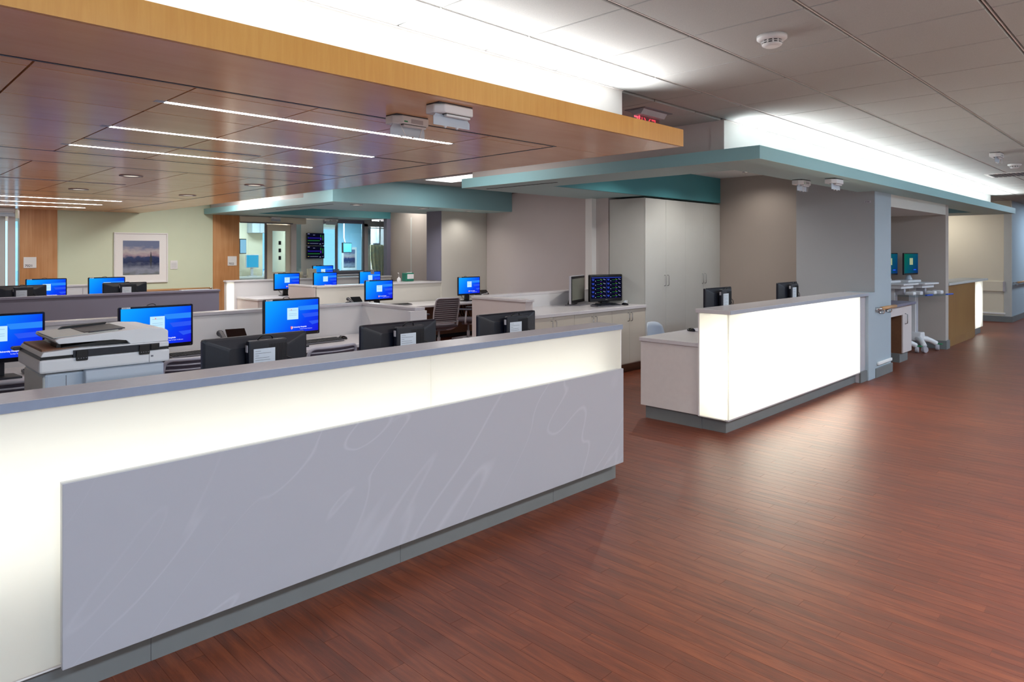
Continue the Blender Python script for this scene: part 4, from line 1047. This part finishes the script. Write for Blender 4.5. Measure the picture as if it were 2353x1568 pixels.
# ---- ceiling devices
def ceiling_unit(label, x, y, z, s, rz=0, kind=0, grp='ceiling flap units'):
    t = local(thing('ceiling_air_purifier', label, 'ceiling unit', (x, y, z), rz, grp))
    def P(pts): return [(a * s, b * s) for a, b in pts]
    B('mounting_plate', (-.185 * s, .185 * s), (-.085 * s, .085 * s), (-.008 * s, 0), M_DGREY, t)
    # chamfered housing: plan octagon
    prism('housing', P([(-.19, -.02), (-.12, -.09), (.19, -.09), (.19, .05), (.15, .09), (-.19, .09)]), 2, -.085 * s, -.008 * s, M_WPL, t, bev=.010 * s)
    B('vent_slot', (-.10 * s, .17 * s), (-.075 * s, .04 * s), (-.090 * s, -.084 * s), M_BLK, t)
    B('light_bar', (-.09 * s, .175 * s), (-.070 * s, -.03 * s), (-.108 * s, -.086 * s), M_WPL, t, .004 * s, 2)
    v = [(-.165, -.02, -.085), (.165, -.02, -.085), (.20, -.03, -.135), (.20, -.03, -.185), (-.20, -.03, -.185), (-.20, -.03, -.120)] if kind == 0 else [(-.18, -.02, -.085), (.18, -.02, -.085), (.20, -.01, -.13), (.20, -.01, -.19), (-.20, -.01, -.19), (-.20, -.01, -.13)]
    v = [Vector(p) * s for p in v]; n = len(v)
    vv = v + [p + Vector((0, .006 * s, .004 * s)) for p in v]
    mesh('flap', vv, [list(range(n)), list(range(2 * n - 1, n - 1, -1))] + [[i, (i + 1) % n, (i + 1) % n + n, i + n] for i in range(n)], M_BLUEW, t)
    for q in (-.07, .06):
        lathe('catch', [(0, -.012), (.008, -.006), (.008, 0), (0, 0)], M_WPL, t, (q * s, (-.027 if kind == 0 else -.007) * s, -.183 * s), 8)
    if kind == 1:
        tube('stay_rod', [(-.13 * s, -.06 * s, -.085 * s), (-.07 * s, -.07 * s, -.20 * s)], .005 * s, M_WPL, t, seg=6); tube('stay_rod', [(.14 * s, -.06 * s, -.085 * s), (.09 * s, -.07 * s, -.20 * s)], .005 * s, M_WPL, t, seg=6)
        B('status_label', (-.10 * s, -.06 * s), (-.0915 * s, -.0895 * s), (-.070 * s, -.058 * s), M_GREENP, t)
        B('access_cover', (-.02 * s, .12 * s), (-.0915 * s, -.0895 * s), (-.075 * s, -.035 * s), M_LGREY, t)
    return t
ceiling_unit('white ceiling unit with hanging flap right at the wooden fascia', 2.25, 2.69, WZ0, .60, 0, 0)
ceiling_unit('white ceiling unit with hanging flap and green label across a dark seam', 2.27, 3.08, WZ0, .58, 0, 1)
ceiling_unit('white ceiling unit under the teal canopy close to the pier', 7.44, 2.98, 2.391, .62, 0, 1)
ceiling_unit('white ceiling unit under the teal canopy edge', 7.55, 2.68, 2.391, .62, 0, 0)
ceiling_unit('small white ceiling unit on the far corridor tiles', 9.77, 1.62, CZ, .60, 0, 1)
ceiling_unit('white ceiling unit above the sliding door of room 7022', 7.0, 14.36, 2.391, .55, 0, 0)
ceiling_unit('white ceiling unit above the twin wall displays', 8.35, 14.3, 2.391, .75, 0, 1)
ceiling_unit('pale unit under the wooden canopy beside room 7021', 2.1, 14.3, WZ0, .8, 0, 0)
def smoke(label, x, y, s=1):
    t = local(thing('smoke_detector', label, 'smoke detector', (x, y, CZ), 0, 'smoke detectors'))
    lathe('base', [(0, 0), (.078 * s, 0), (.078 * s, -.018 * s), (.064 * s, -.028 * s), (0, -.028 * s)], M_WPL, t, (0, 0, 0), 32)
    lathe('vent_band', [(0, -.027 * s), (.050 * s, -.027 * s), (.047 * s, -.046 * s), (0, -.046 * s)], M_DGREY, t, (0, 0, 0), 32)
    lathe('dome', [(0, -.044 * s), (.052 * s, -.044 * s), (.050 * s, -.052 * s), (.036 * s, -.060 * s), (0, -.062 * s)], M_WPL, t, (0, 0, 0), 32)
    lathe('vent_ring', [(.051 * s, -.034 * s), (.055 * s, -.034 * s), (.055 * s, -.038 * s), (.051 * s, -.038 * s)], M_WPL, t, (0, 0, 0), 32)
    for k in range(12):
        a = R(30 * k); r = .052 * s
        B('vent_fin', (-.003 * s, .003 * s), (-.004 * s, .004 * s), (-.046 * s, -.026 * s), M_WPL, t).location = (r * math.cos(a), r * math.sin(a), -.036 * s)
smoke('round white smoke detector on the nearest ceiling tiles', 3.60, 1.60, 1.0)
smoke('round white smoke detector far down the corridor ceiling', 11.15, 1.65, 1.0)
av = thing('air_grille', 'grey air grille in the far corridor ceiling', 'vent', (12.6, 1.9, CZ))
B('frame', (12.3, 12.9), (1.62, 2.2), (CZ - .008, CZ + .001), M_WHITE, av)
for k in range(9): B('slat', (12.34, 12.86), (1.66 + k * .056, 1.70 + k * .056), (CZ - .012, CZ - .008), M_DGREY, av)
# exit sign: edge-lit acrylic blade, read from the other side
ex = thing('exit_sign', 'red edge-lit exit sign hanging above the end of the wooden canopy', 'exit sign', (4.83, 3.20, CZ))
prism('canopy_plate', [(3.10, CZ - .006), (3.30, CZ - .006), (3.30, CZ), (3.10, CZ)], 0, 4.63, 5.04, M_MGREY, ex, -ex.location)
prism('housing', [(3.13, CZ - .004), (3.16, CZ - .045), (3.24, CZ - .045), (3.27, CZ - .004)], 0, 4.66, 5.01, M_LGREY, ex, -ex.location, .002)
B('acrylic_blade', (4.68, 4.99), (3.197, 3.203), (CZ - .235, CZ - .04), M_EXITG, ex)
text('exit_letters', 'EXIT', .16, E_EXIT, ex, Vector((4.955, 3.2036, CZ - .165)) - ex.location, (R(90), 0, R(180)))
B('edge_line', (4.69, 4.70), (3.195, 3.205), (CZ - .22, CZ - .05), E_EXIT, ex)

# ---- troffer in the staff area ceiling
tf = thing('ceiling_troffer', 'rectangular white troffer in the ceiling between the two teal canopies', 'ceiling light', (7.1, 8.2, CZ))
B('frame', (6.80, 7.40), (7.60, 8.80), (CZ - .006, CZ), M_WHITE, tf); B('lens', (6.83, 7.37), (7.63, 8.77), (CZ - .010, CZ - .006), emit('troffer_lens', '#ffffff', 1.2), tf)

# ---- handrails
def rail_bracket(par, p):
    w = wloc(par); p = Vector(p) - w
    tube('bracket', curve_pts([p + Vector((0, .055, -.055)), p + Vector((0, .04, -.075)), p + Vector((0, .005, -.06)), p + Vector((0, 0, -.01))], 5), .008, M_CHROME, par, seg=8)
    lathe('bracket_plate', [(0, 0), (.022, 0), (.022, .006), (0, .006)], M_CHROME, par, p + Vector((0, .06, -.055)), 12).rotation_euler = (R(90), 0, 0)
r1 = thing('handrail', 'short maple handrail with chrome brackets on the pier', 'handrail', (9.5, 2.79, .89))
tube('rail', [Vector(p) - r1.location for p in ((9.50, 2.79, .89), (10.06, 2.79, .89))], .022, M_RAIL, r1, seg=14, flat=1.4)
tube('end_return', [Vector(p) - r1.location for p in curve_pts([(9.51, 2.79, .885), (9.47, 2.80, .885), (9.46, 2.85, .885)], 5)], .020, M_CHROME, r1, seg=10)
for x in (9.62, 9.92): rail_bracket(r1, (x, 2.79, .89))
r2 = thing('handrail', 'maple handrail on the wall past the corridor corner', 'handrail', (19.4, 2.82, .9))
tube('rail', [Vector(p) - r2.location for p in ((19.35, 2.82, .9), (25.5, 2.82, .9))], .022, M_RAIL, r2, seg=12, flat=1.4)
B('end_return', (19.30, 19.37), (2.80, 2.89), (.885, .915), M_CHROME, r2, .01, 2)
for x in (19.6, 20.8, 22.0): rail_bracket(r2, (x, 2.82, .9))
r3 = thing('handrail', 'maple handrail along the sage green wall', 'handrail', (3.1, 14.41, .855))
tube('rail', [Vector(p) - r3.location for p in ((3.1, 14.41, .855), (5.62, 14.41, .855))], .024, M_RAIL, r3, seg=12)
B('end_cap', (5.60, 5.635), (14.39, 14.48), (.835, .875), M_CHROME, r3, .008, 2)
for x in (3.5, 4.9, 5.4): rail_bracket(r3, (x, 14.43, .855))

# ---- signs, framed landscape, caption card
def room_sign(num, x0, x1, z0, z1, lab):
    t = thing('room_sign', lab, 'sign', (x0, 14.47, z0), 0, 'room number signs')
    B('plate', (x0, x1), (14.466, 14.479), (z0, z1), M_MAT, t, .002)
    text('number', num, .058, M_INK, t, (.018, -.0046, .022), bold=.0008)
room_sign('7021', 2.415, 2.603, 1.327, 1.521, 'room sign 7021 on the oak panel far left of the framed landscape')
room_sign('7022', 5.985, 6.178, 1.318, 1.518, 'room sign 7022 on the oak panel next to the glazed sliding door')
pf = thing('framed_landscape', 'white framed lake and mountain landscape on the sage green wall', 'picture', (3.83, 14.5, 1.0))
X0, X1, Z0, Z1 = 3.83, 4.794, 1.006, 1.984
for nm, a, b, c, d in (('frame_bar', X0, X1, Z1 - .025, Z1), ('frame_bar', X0, X1, Z0, Z0 + .025), ('frame_bar', X0, X0 + .025, Z0 + .025, Z1 - .025), ('frame_bar', X1 - .025, X1, Z0 + .025, Z1 - .025)):
    B(nm, (a, b), (14.465, 14.5), (c, d), M_WHITE, pf, .003)
B('mount', (X0 + .02, X1 - .02), (14.482, 14.5), (Z0 + .02, Z1 - .02), M_MAT, pf)
pp = B('print', (3.986, 4.636), (14.479, 14.482), (1.166, 1.829), M_PRINT, pf)
bm = bmesh.new(); bmesh.ops.create_cone(bm, cap_ends=True, segments=5, radius1=.028, radius2=.001, depth=.20, matrix=Matrix.Diagonal((1, .03, 1, 1)))
link('tree_silhouette', from_bm(bm, 'tree'), M_INK, pp, (.17, -.002, .03))
bm = bmesh.new(); bmesh.ops.create_cone(bm, cap_ends=True, segments=5, radius1=.018, radius2=.001, depth=.14, matrix=Matrix.Rotation(PI, 4, 'X') @ Matrix.Diagonal((1, .03, 1, 1)))
link('tree_reflection', from_bm(bm, 'tree'), M_INK, pp, (.17, -.002, -.14))
cc = thing('caption_card', 'small white caption card beside the framed landscape', 'card', (4.843, 14.5, 1.264))
B('card', (4.843, 4.984), (14.488, 14.5), (1.264, 1.437), M_WHITE, cc, .003)
for k in range(6): B('print_line', (4.86, 4.965), (14.4865, 14.488), (1.385 - k * .018, 1.388 - k * .018), M_MGREY, cc)

# ================================================================== EQUIPMENT ALCOVE
ac = thing('alcove_counter', 'small grey topped counter with one cabinet door in the equipment alcove', 'counter', (10.2, 2.95, 0))
B('counter_top', (10.13, 11.49), (2.90, 3.62), (.835, .872), M_GREY, ac, .004)
B('apron', (10.15, 11.02), (2.95, 2.97), (.70, .835), M_PINK, ac)
B('cabinet_box', (11.02, 11.45), (2.97, 3.60), (.13, .835), M_UNDER, ac)
d = B('door', (11.025, 11.45), (2.95, 2.97), (.14, .83), M_PINK, ac, .002)
tube('handle', [Vector(p) - d.location - ac.location for p in ((11.12, 2.95, .56), (11.12, 2.918, .57), (11.12, 2.918, .70), (11.12, 2.95, .71))], .007, M_STEEL, d, seg=6)
B('kick_base', (11.0, 11.40), (2.99, 3.55), (0, .13), M_KICK, ac); B('knee_back', (10.15, 11.02), (3.58, 3.60), (0, .835), M_UNDER, ac)
def make_cart(label, loc, rz):
    t = local(thing('computer_cart', label, 'medical cart', loc, rz, 'wheeled computer carts'))
    B('column', (-.05, .05), (-.03, .08), (.16, 1.08), M_WPL, t, .01, 2)
    B('cable_cover', (-.03, .03), (-.035, -.03), (.3, 1.0), M_LGREY, t)
    B('work_surface', (-.27, .27), (-.26, .22), (1.085, 1.115), M_WPL, t, .012, 2)
    B('drawer_box', (-.22, .22), (-.20, .18), (1.03, 1.085), M_WPL, t, .008, 2)
    B('top_shelf', (-.24, .24), (.0, .22), (1.115, 1.15), M_WPL, t, .01, 2)
    B('keyboard_tray', (-.25, .27), (-.46, -.12), (.915, .930), M_CLEAR, t)
    B('device_cradle', (-.10, .0), (-.33, -.20), (.932, .985), M_WPL, t, .014, 2); B('device_cradle', (.08, .18), (-.36, -.22), (.932, .99), M_WPL, t, .014, 2)
    B('tray_lip', (.05, .27), (-.47, -.43), (.925, .945), M_BLUEP, t, .006)
    B('tray_bracket', (-.03, .03), (-.16, .0), (.93, 1.03), M_LGREY, t)
    # base with arms and casters
    prism('base_cover', [(-.10, .16), (.10, .16), (.07, .30), (-.07, .30)], 1, -.12, .16, M_WPL, t, bev=.012)
    for sx in (-1, 1):
        for sy in (-1, 1):
            leg = tube('base_leg', curve_pts([(sx * .04, sy * .05, .20), (sx * .14, sy * .15, .17), (sx * .23, sy * .23, .11)], 5), [.05] * 5 + [.042] * 6, M_WPL, t, seg=8)
            c = lathe('caster', [(0, -.03), (.045, -.03), (.052, -.02), (.052, .02), (.045, .03), (0, .03)], M_LGREY, t, (sx * .24, sy * .24, .052), 16)
            c.rotation_euler = (R(90), 0, R(20 * sx))
    B('brake_pedal', (.22, .28), (-.31, -.24), (.10, .115), M_GREENP, t, .004)
    # upright display
    s = B('display', (-.265, .265), (.06, .085), (1.235, 1.595), M_BLK, t, .006, 2)
    p = B('screen', (-.25, .25), (.0585, .060), (1.262, 1.58), E_TEALS, t)
    B('login_card', (-.06, .06), (.0575, .0585), (1.40, 1.51), emit('dim_card', '#c9d3a8', .28), p); B('logo_mark', (.09, .18), (.0575, .0585), (1.31, 1.325), E_BAND2, p)
    B('display_arm', (-.025, .025), (.08, .12), (1.14, 1.40), M_LGREY, t, .006)
    lathe('display_foot', [(0, 0), (.06, 0), (.05, .03), (.03, .075), (0, .075)], M_BLUEW, t, (0, .10, 1.15), 14)
    return t
k0 = make_cart('white computer cart in the alcove, outer one with the green tinted screen', (12.62, 3.2, 0), R(-8))
k1 = dup(k0, (12.08, 3.36, 0), R(-8), 'white computer cart in the alcove, inner one half hidden by the pier')

# ================================================================== REAR ROOM FRONTS
def glazed_door(name, lab, x0, x1):
    t = tag(thing(name, lab, 'door', (x0, 14.5, 0)), kind='structure')
    return t
dl = glazed_door('door_1', 'glazed sliding door of the room left of sign 7021', 1.2, 2.3)
B('door_frame', (2.20, 2.30), (14.48, 14.56), (0, 2.26), M_PINK, dl); B('door_frame', (1.2, 2.30), (14.48, 14.56), (2.26, 2.36), M_PINK, dl)
B('door_stile', (2.09, 2.165), (14.52, 14.56), (0, 2.24), M_LAMB, dl); B('door_pane', (1.2, 2.09), (14.535, 14.545), (.1, 2.24), M_GLASS, dl); B('door_frame', (1.2, 1.26), (14.48, 14.56), (0, 2.26), M_PINK, dl)
B('side_pane', (2.31, 2.36), (14.53, 14.536), (.9, 2.2), M_GLASS, dl)
d2 = glazed_door('door_2', 'glazed sliding door of room 7022', 6.24, 7.5)
B('door_header', (6.24, 7.78), (14.44, 14.62), (2.25, 2.38), M_CREAM, d2); B('header_rail', (6.24, 7.45), (14.43, 14.45), (2.235, 2.26), M_MGREY, d2)
B('fixed_pane', (6.24, 6.84), (14.55, 14.56), (0.05, 2.24), M_GLASS, d2)
B('stile', (6.84, 6.88), (14.53, 14.57), (0, 2.24), M_MGREY, d2)
lf = B('door_leaf', (6.88, 6.99), (14.49, 14.53), (0, 2.22), M_CREAM, d2)
B('leaf_bar', (7.31, 7.42), (14.49, 14.53), (0, 2.22), M_CREAM, d2); B('leaf_bar', (6.99, 7.31), (14.49, 14.53), (2.08, 2.22), M_CREAM, d2); B('leaf_bar', (6.99, 7.31), (14.49, 14.53), (0, 1.16), M_CREAM, d2)
B('leaf_pane', (6.99, 7.31), (14.505, 14.515), (1.16, 2.08), M_GLASS, d2)
for z in (1.43, 1.60, 1.77): B('leaf_notice', (7.14, 7.20), (14.503, 14.5045), (z, z + .085), M_INK, d2)
B('jamb', (7.42, 7.55), (14.46, 14.60), (0, 2.38), M_PINK, d2); B('side_pane', (7.58, 7.70), (14.53, 14.54), (1.15, 2.24), M_GLASS, d2); B('side_sill', (7.55, 7.72), (14.48, 14.58), (1.08, 1.15), M_CREAM, d2)
B('side_panel', (7.55, 7.72), (14.5, 14.56), (0, 1.08), M_CREAM, d2); B('side_head', (7.55, 7.72), (14.5, 14.56), (2.24, 2.38), M_WHITE, d2)
wall('wall_display', (7.70, 8.60), (15.10, 15.2), (0, 2.40), M_LAMB, 'beige wall carrying the twin patient displays')
cw = tag(thing('window_4', 'corner window of the room beside the twin displays', 'window', (8.6, 14.5, 1.15)), kind='structure')
B('window_frame', (8.585, 8.625), (14.48, 14.54), (1.1, 2.34), M_MGREY, cw); B('window_sill', (8.585, 9.36), (14.47, 14.56), (1.10, 1.16), M_MGREY, cw); B('window_head', (8.585, 9.36), (14.48, 14.56), (2.30, 2.38), M_GREY, cw)
B('pane', (8.625, 9.33), (14.505, 14.515), (1.16, 2.30), M_GLASS, cw); B('side_pane', (8.595, 8.605), (14.54, 15.10), (1.16, 2.30), M_GLASS, cw)
B('window_frame', (9.33, 9.37), (14.48, 14.54), (1.1, 2.34), M_MGREY, cw); B('lower_wall', (8.60, 9.36), (14.5, 14.56), (0, 1.10), M_GREY, cw); B('side_lower_wall', (8.59, 8.62), (14.56, 15.1), (0, 1.10), M_GREY, cw); B('side_head', (8.59, 8.62), (14.56, 15.1), (2.30, 2.40), M_GREY, cw)
d3 = glazed_door('door_3', 'glazed doorway beside the grey column showing a curtain', 9.4, 10.1)
B('jamb', (9.37, 9.47), (14.47, 14.58), (0, 2.30), M_PINK, d3); B('header', (9.37, 10.3), (14.47, 14.58), (2.24, 2.38), M_LAMB, d3); B('pane', (9.47, 10.05), (14.54, 14.55), (.1, 2.24), M_CLEAR, d3); B('jamb', (10.05, 10.3), (14.47, 14.58), (0, 2.24), M_GREY, d3)
# twin wall displays
def vital_tv(lab, z0):
    t = thing('vitals_display', lab, 'wall display', (8.35, 15.08, z0), 0, 'twin vitals displays')
    B('case', (8.115, 8.585), (15.03, 15.07), (z0, z0 + .30), M_BLK, t, .005)
    s = B('screen', (8.13, 8.57), (15.0285, 15.03), (z0 + .012, z0 + .288), E_VIT, t)
    def r(x0, x1, a, b, m): B('readout', (x0, x1), (15.0275, 15.0285), (z0 + a, z0 + b), m, s)
    r(8.135, 8.19, .272, .284, E_VWH); r(8.28, 8.33, .250, .258, E_VWH); r(8.14, 8.46, .172, .188, E_TVB); r(8.14, 8.46, .120, .125, E_VGR); r(8.14, 8.46, .106, .108, E_VGR)
    
    for q in range(5): r(8.475, 8.495, .206 + q * .012, .212 + q * .012, E_VGR)
    for q in range(7): r(8.53, 8.55, .13 + q * .018, .138 + q * .018, E_VGR)
    r(8.14, 8.16, .20, .204, E_VGR); r(8.14, 8.18, .045, .057, E_VYE); r(8.20, 8.42, .046, .052, E_VWH); r(8.45, 8.49, .03, .045, E_VWH); r(8.52, 8.56, .045, .052, E_VWH); r(8.47, 8.50, .13, .19, E_VPU)
    B('mount', (8.3, 8.4), (15.07, 15.1), (z0 + .1, z0 + .2), M_DGREY, t)
vital_tv('upper wall display with green and violet vitals traces', 1.765)
vital_tv('lower wall display with green and violet vitals traces', 1.448)
# inside the rooms
mr = local(thing('arm_monitor', 'small monitor on a black swing arm inside room 7022', 'monitor', (7.40, 16.99, 1.58), R(38)))
B('case', (-.16, .16), (-.02, .02), (-.02, .36), M_BLK, mr, .006); B('screen', (-.145, .145), (-.0215, -.02), (.0, .34), E_CARD, mr)
tube('swing_arm', curve_pts([(0, .02, .15), (.15, .18, .12), (.32, .22, .14)], 6), .03, M_BLK, mr, seg=8); B('wall_plate', (.30, .36), (.18, .3), (.05, .25), M_WPL, mr)
mr2 = local(thing('room_computer', 'cyan screen computer on a counter inside room 7022', 'computer', (7.68, 17.05, .98)))
B('case', (-.17, .17), (-.02, .02), (.22, .56), M_LGREY, mr2, .008); B('screen', (-.155, .155), (-.0215, -.02), (.235, .545), E_ROOMS, mr2); B('foot', (-.1, .1), (-.06, .1), (0, .02), M_LGREY, mr2); B('neck', (-.03, .03), (.0, .03), (.02, .23), M_LGREY, mr2)
rc = thing('room_counter', 'white counter inside room 7022', 'counter', (6.4, 16.7, 0))
B('top', (6.3, 8.1), (16.7, 17.38), (.94, .98), M_SSW, rc); B('cabinet', (6.32, 8.08), (16.74, 17.38), (0, .94), M_LAM, rc)
ub = thing('upper_cabinet', 'pale wall cabinet inside room 7022', 'cabinet', (7.3, 17.1, 2.0))
B('carcass', (7.70, 8.10), (17.1, 17.4), (2.10, 2.42), M_BLUEW, ub); B('door', (7.705, 7.895), (17.08, 17.1), (2.105, 2.415), M_BLUEW, ub); B('door', (7.905, 8.095), (17.08, 17.1), (2.105, 2.415), M_BLUEW, ub)
mb = local(thing('sink_bottle', 'small white soap bottle on the counter inside room 7022', 'bottle', (7.96, 16.95, .98)))
lathe('bottle', [(0, 0), (.035, 0), (.035, .11), (.015, .13), (.015, .16), (0, .16)], M_WPL, mb, seg=12); B('nozzle', (-.03, .012), (-.01, .01), (.16, .175), M_BLUEP, mb)
rp = thing('room_picture', 'framed print on the blue wall behind the corner window', 'picture', (11.1, 18.4, 1.0))
B('frame', (11.08, 11.60), (18.36, 18.40), (1.05, 1.75), M_WHITE, rp); B('print', (11.14, 11.54), (18.355, 18.36), (1.12, 1.68), M_PRINT, rp)
tvr = local(thing('room_television', 'television on a ceiling arm behind the corner window', 'television', (10.42, 17.0, 1.60), R(25)))
B('case', (-.22, .22), (-.02, .03), (-.02, .27), M_BLK, tvr, .006); B('screen', (-.20, .20), (-.0215, -.02), (0, .25), M_TEALD, tvr); tube('ceiling_arm', [(0, .03, .15), (0, .1, .4), (0, .1, 1.2)], .02, M_LGREY, tvr, seg=8)
bo = thing('boom_column', 'grey equipment boom column behind the corner window', 'column', (10.55, 16.2, 0))
B('column', (10.45, 10.62), (16.1, 16.3), (0, 2.5), M_MGREY, bo); B('control_panel', (10.70, 10.9), (16.05, 16.1), (1.35, 1.85), M_GREY, bo); B('post', (10.9, 10.95), (16.1, 16.2), (0, 2.5), M_LGREY, bo)
cu = thing('privacy_curtain', 'gathered sage and yellow curtain inside the doorway by the grey column', 'curtain', (10.6, 15.6, 0))
v, f = [], []
for j in range(9):
    z = .35 + 1.45 * j / 8
    pinch = 1 - .55 * max(0, 1 - abs(z - .55) / .9)
    for i in range(29):
        u = i / 28
        v.append(((u - .5) * .62 * pinch, .05 * math.sin(u * 2 * PI * 5), z))
for j in range(8):
    for i in range(28): a = j * 29 + i; f.append([a, a + 1, a + 30, a + 29])
n = len(v); v += [(p[0], p[1] + .004, p[2]) for p in v]; f += [[q + n for q in g[::-1]] for g in f]
mesh('cloth', v, f, M_CURT, cu, (0, 0, 0), True)
tube('track', [(-.6, 0, 2.25), (.6, 0, 2.25)], .012, M_STEEL, cu, seg=6)
for q in (-.5, .5): tube('hanger', [(q, 0, 2.25), (q, 0, 2.806)], .008, M_STEEL, cu, seg=6)
B('mesh_header', (10.0, 11.2), (15.597, 15.603), (1.8, 2.24), M_CLEAR, cu)
wall('wall_doorway_inside', (11.05, 13.3), (16.9, 17.0), (0, 2.75), M_PINK, 'pale wall inside the doorway by the grey column')
# small items on the half wall
gd = thing('aed_unit', 'green and white medical device on the half wall ledge', 'medical device', (7.77, 10.5, 1.03))
B('case', (7.67, 7.86), (10.45, 10.58), (1.056, 1.215), M_TGLASS, gd, .012, 2); B('front_panel', (7.70, 7.85), (10.442, 10.45), (1.10, 1.19), M_WPL, gd, .006); B('handle', (7.72, 7.82), (10.46, 10.5), (1.213, 1.225), M_WPL, gd, .004); B('shelf', (7.40, 8.1), (10.27, 10.62), (1.03, 1.055), M_SSW, gd)
sb = thing('sanitiser_bottle', 'small pump bottle on the half wall ledge', 'bottle', (7.33, 10.2, 1.054))
lathe('bottle', [(0, 0), (.035, 0), (.036, .07), (.014, .09), (.014, .10), (0, .10)], M_WPL, sb, seg=14); tube('pump', [(0, 0, .10), (0, 0, .17), (-.03, -.01, .175)], .006, M_WPL, sb, seg=6)
pa = thing('paper_pad', 'flat paper pad on the grey partition ledge', 'paper', (3.5, 10.2, 1.06))
B('sheet', (3.55, 3.95), (10.17, 10.26), (1.06, 1.068), M_PAPER, pa)
cb = thing('cable_bundle', 'black cable bundle hanging under the half wall desk', 'cables', (8.35, 9.6, .285))
for k, dx in enumerate((-.06, 0, .07, .13)):
    tube('cable', curve_pts([(dx, .2, .36), (dx - .05, .1, .18), (dx + .02, .0, .02 + .03 * k), (dx + .12, .1, .10), (dx + .16, .25, .35)], 6), .008, M_BLK, cb, seg=5)
B('outlet', (8.52, 8.60), (9.955, 9.98), (.42, .54), M_UNDER, cb)
tg = thing('paper_tag', 'small grey paper tag taped to the top of a rear monitor', 'paper', (8.5, 12.82, 1.13))
B('sheet', (8.46, 8.55), (12.824, 12.826), (1.12, 1.215), M_LGREY, tg)
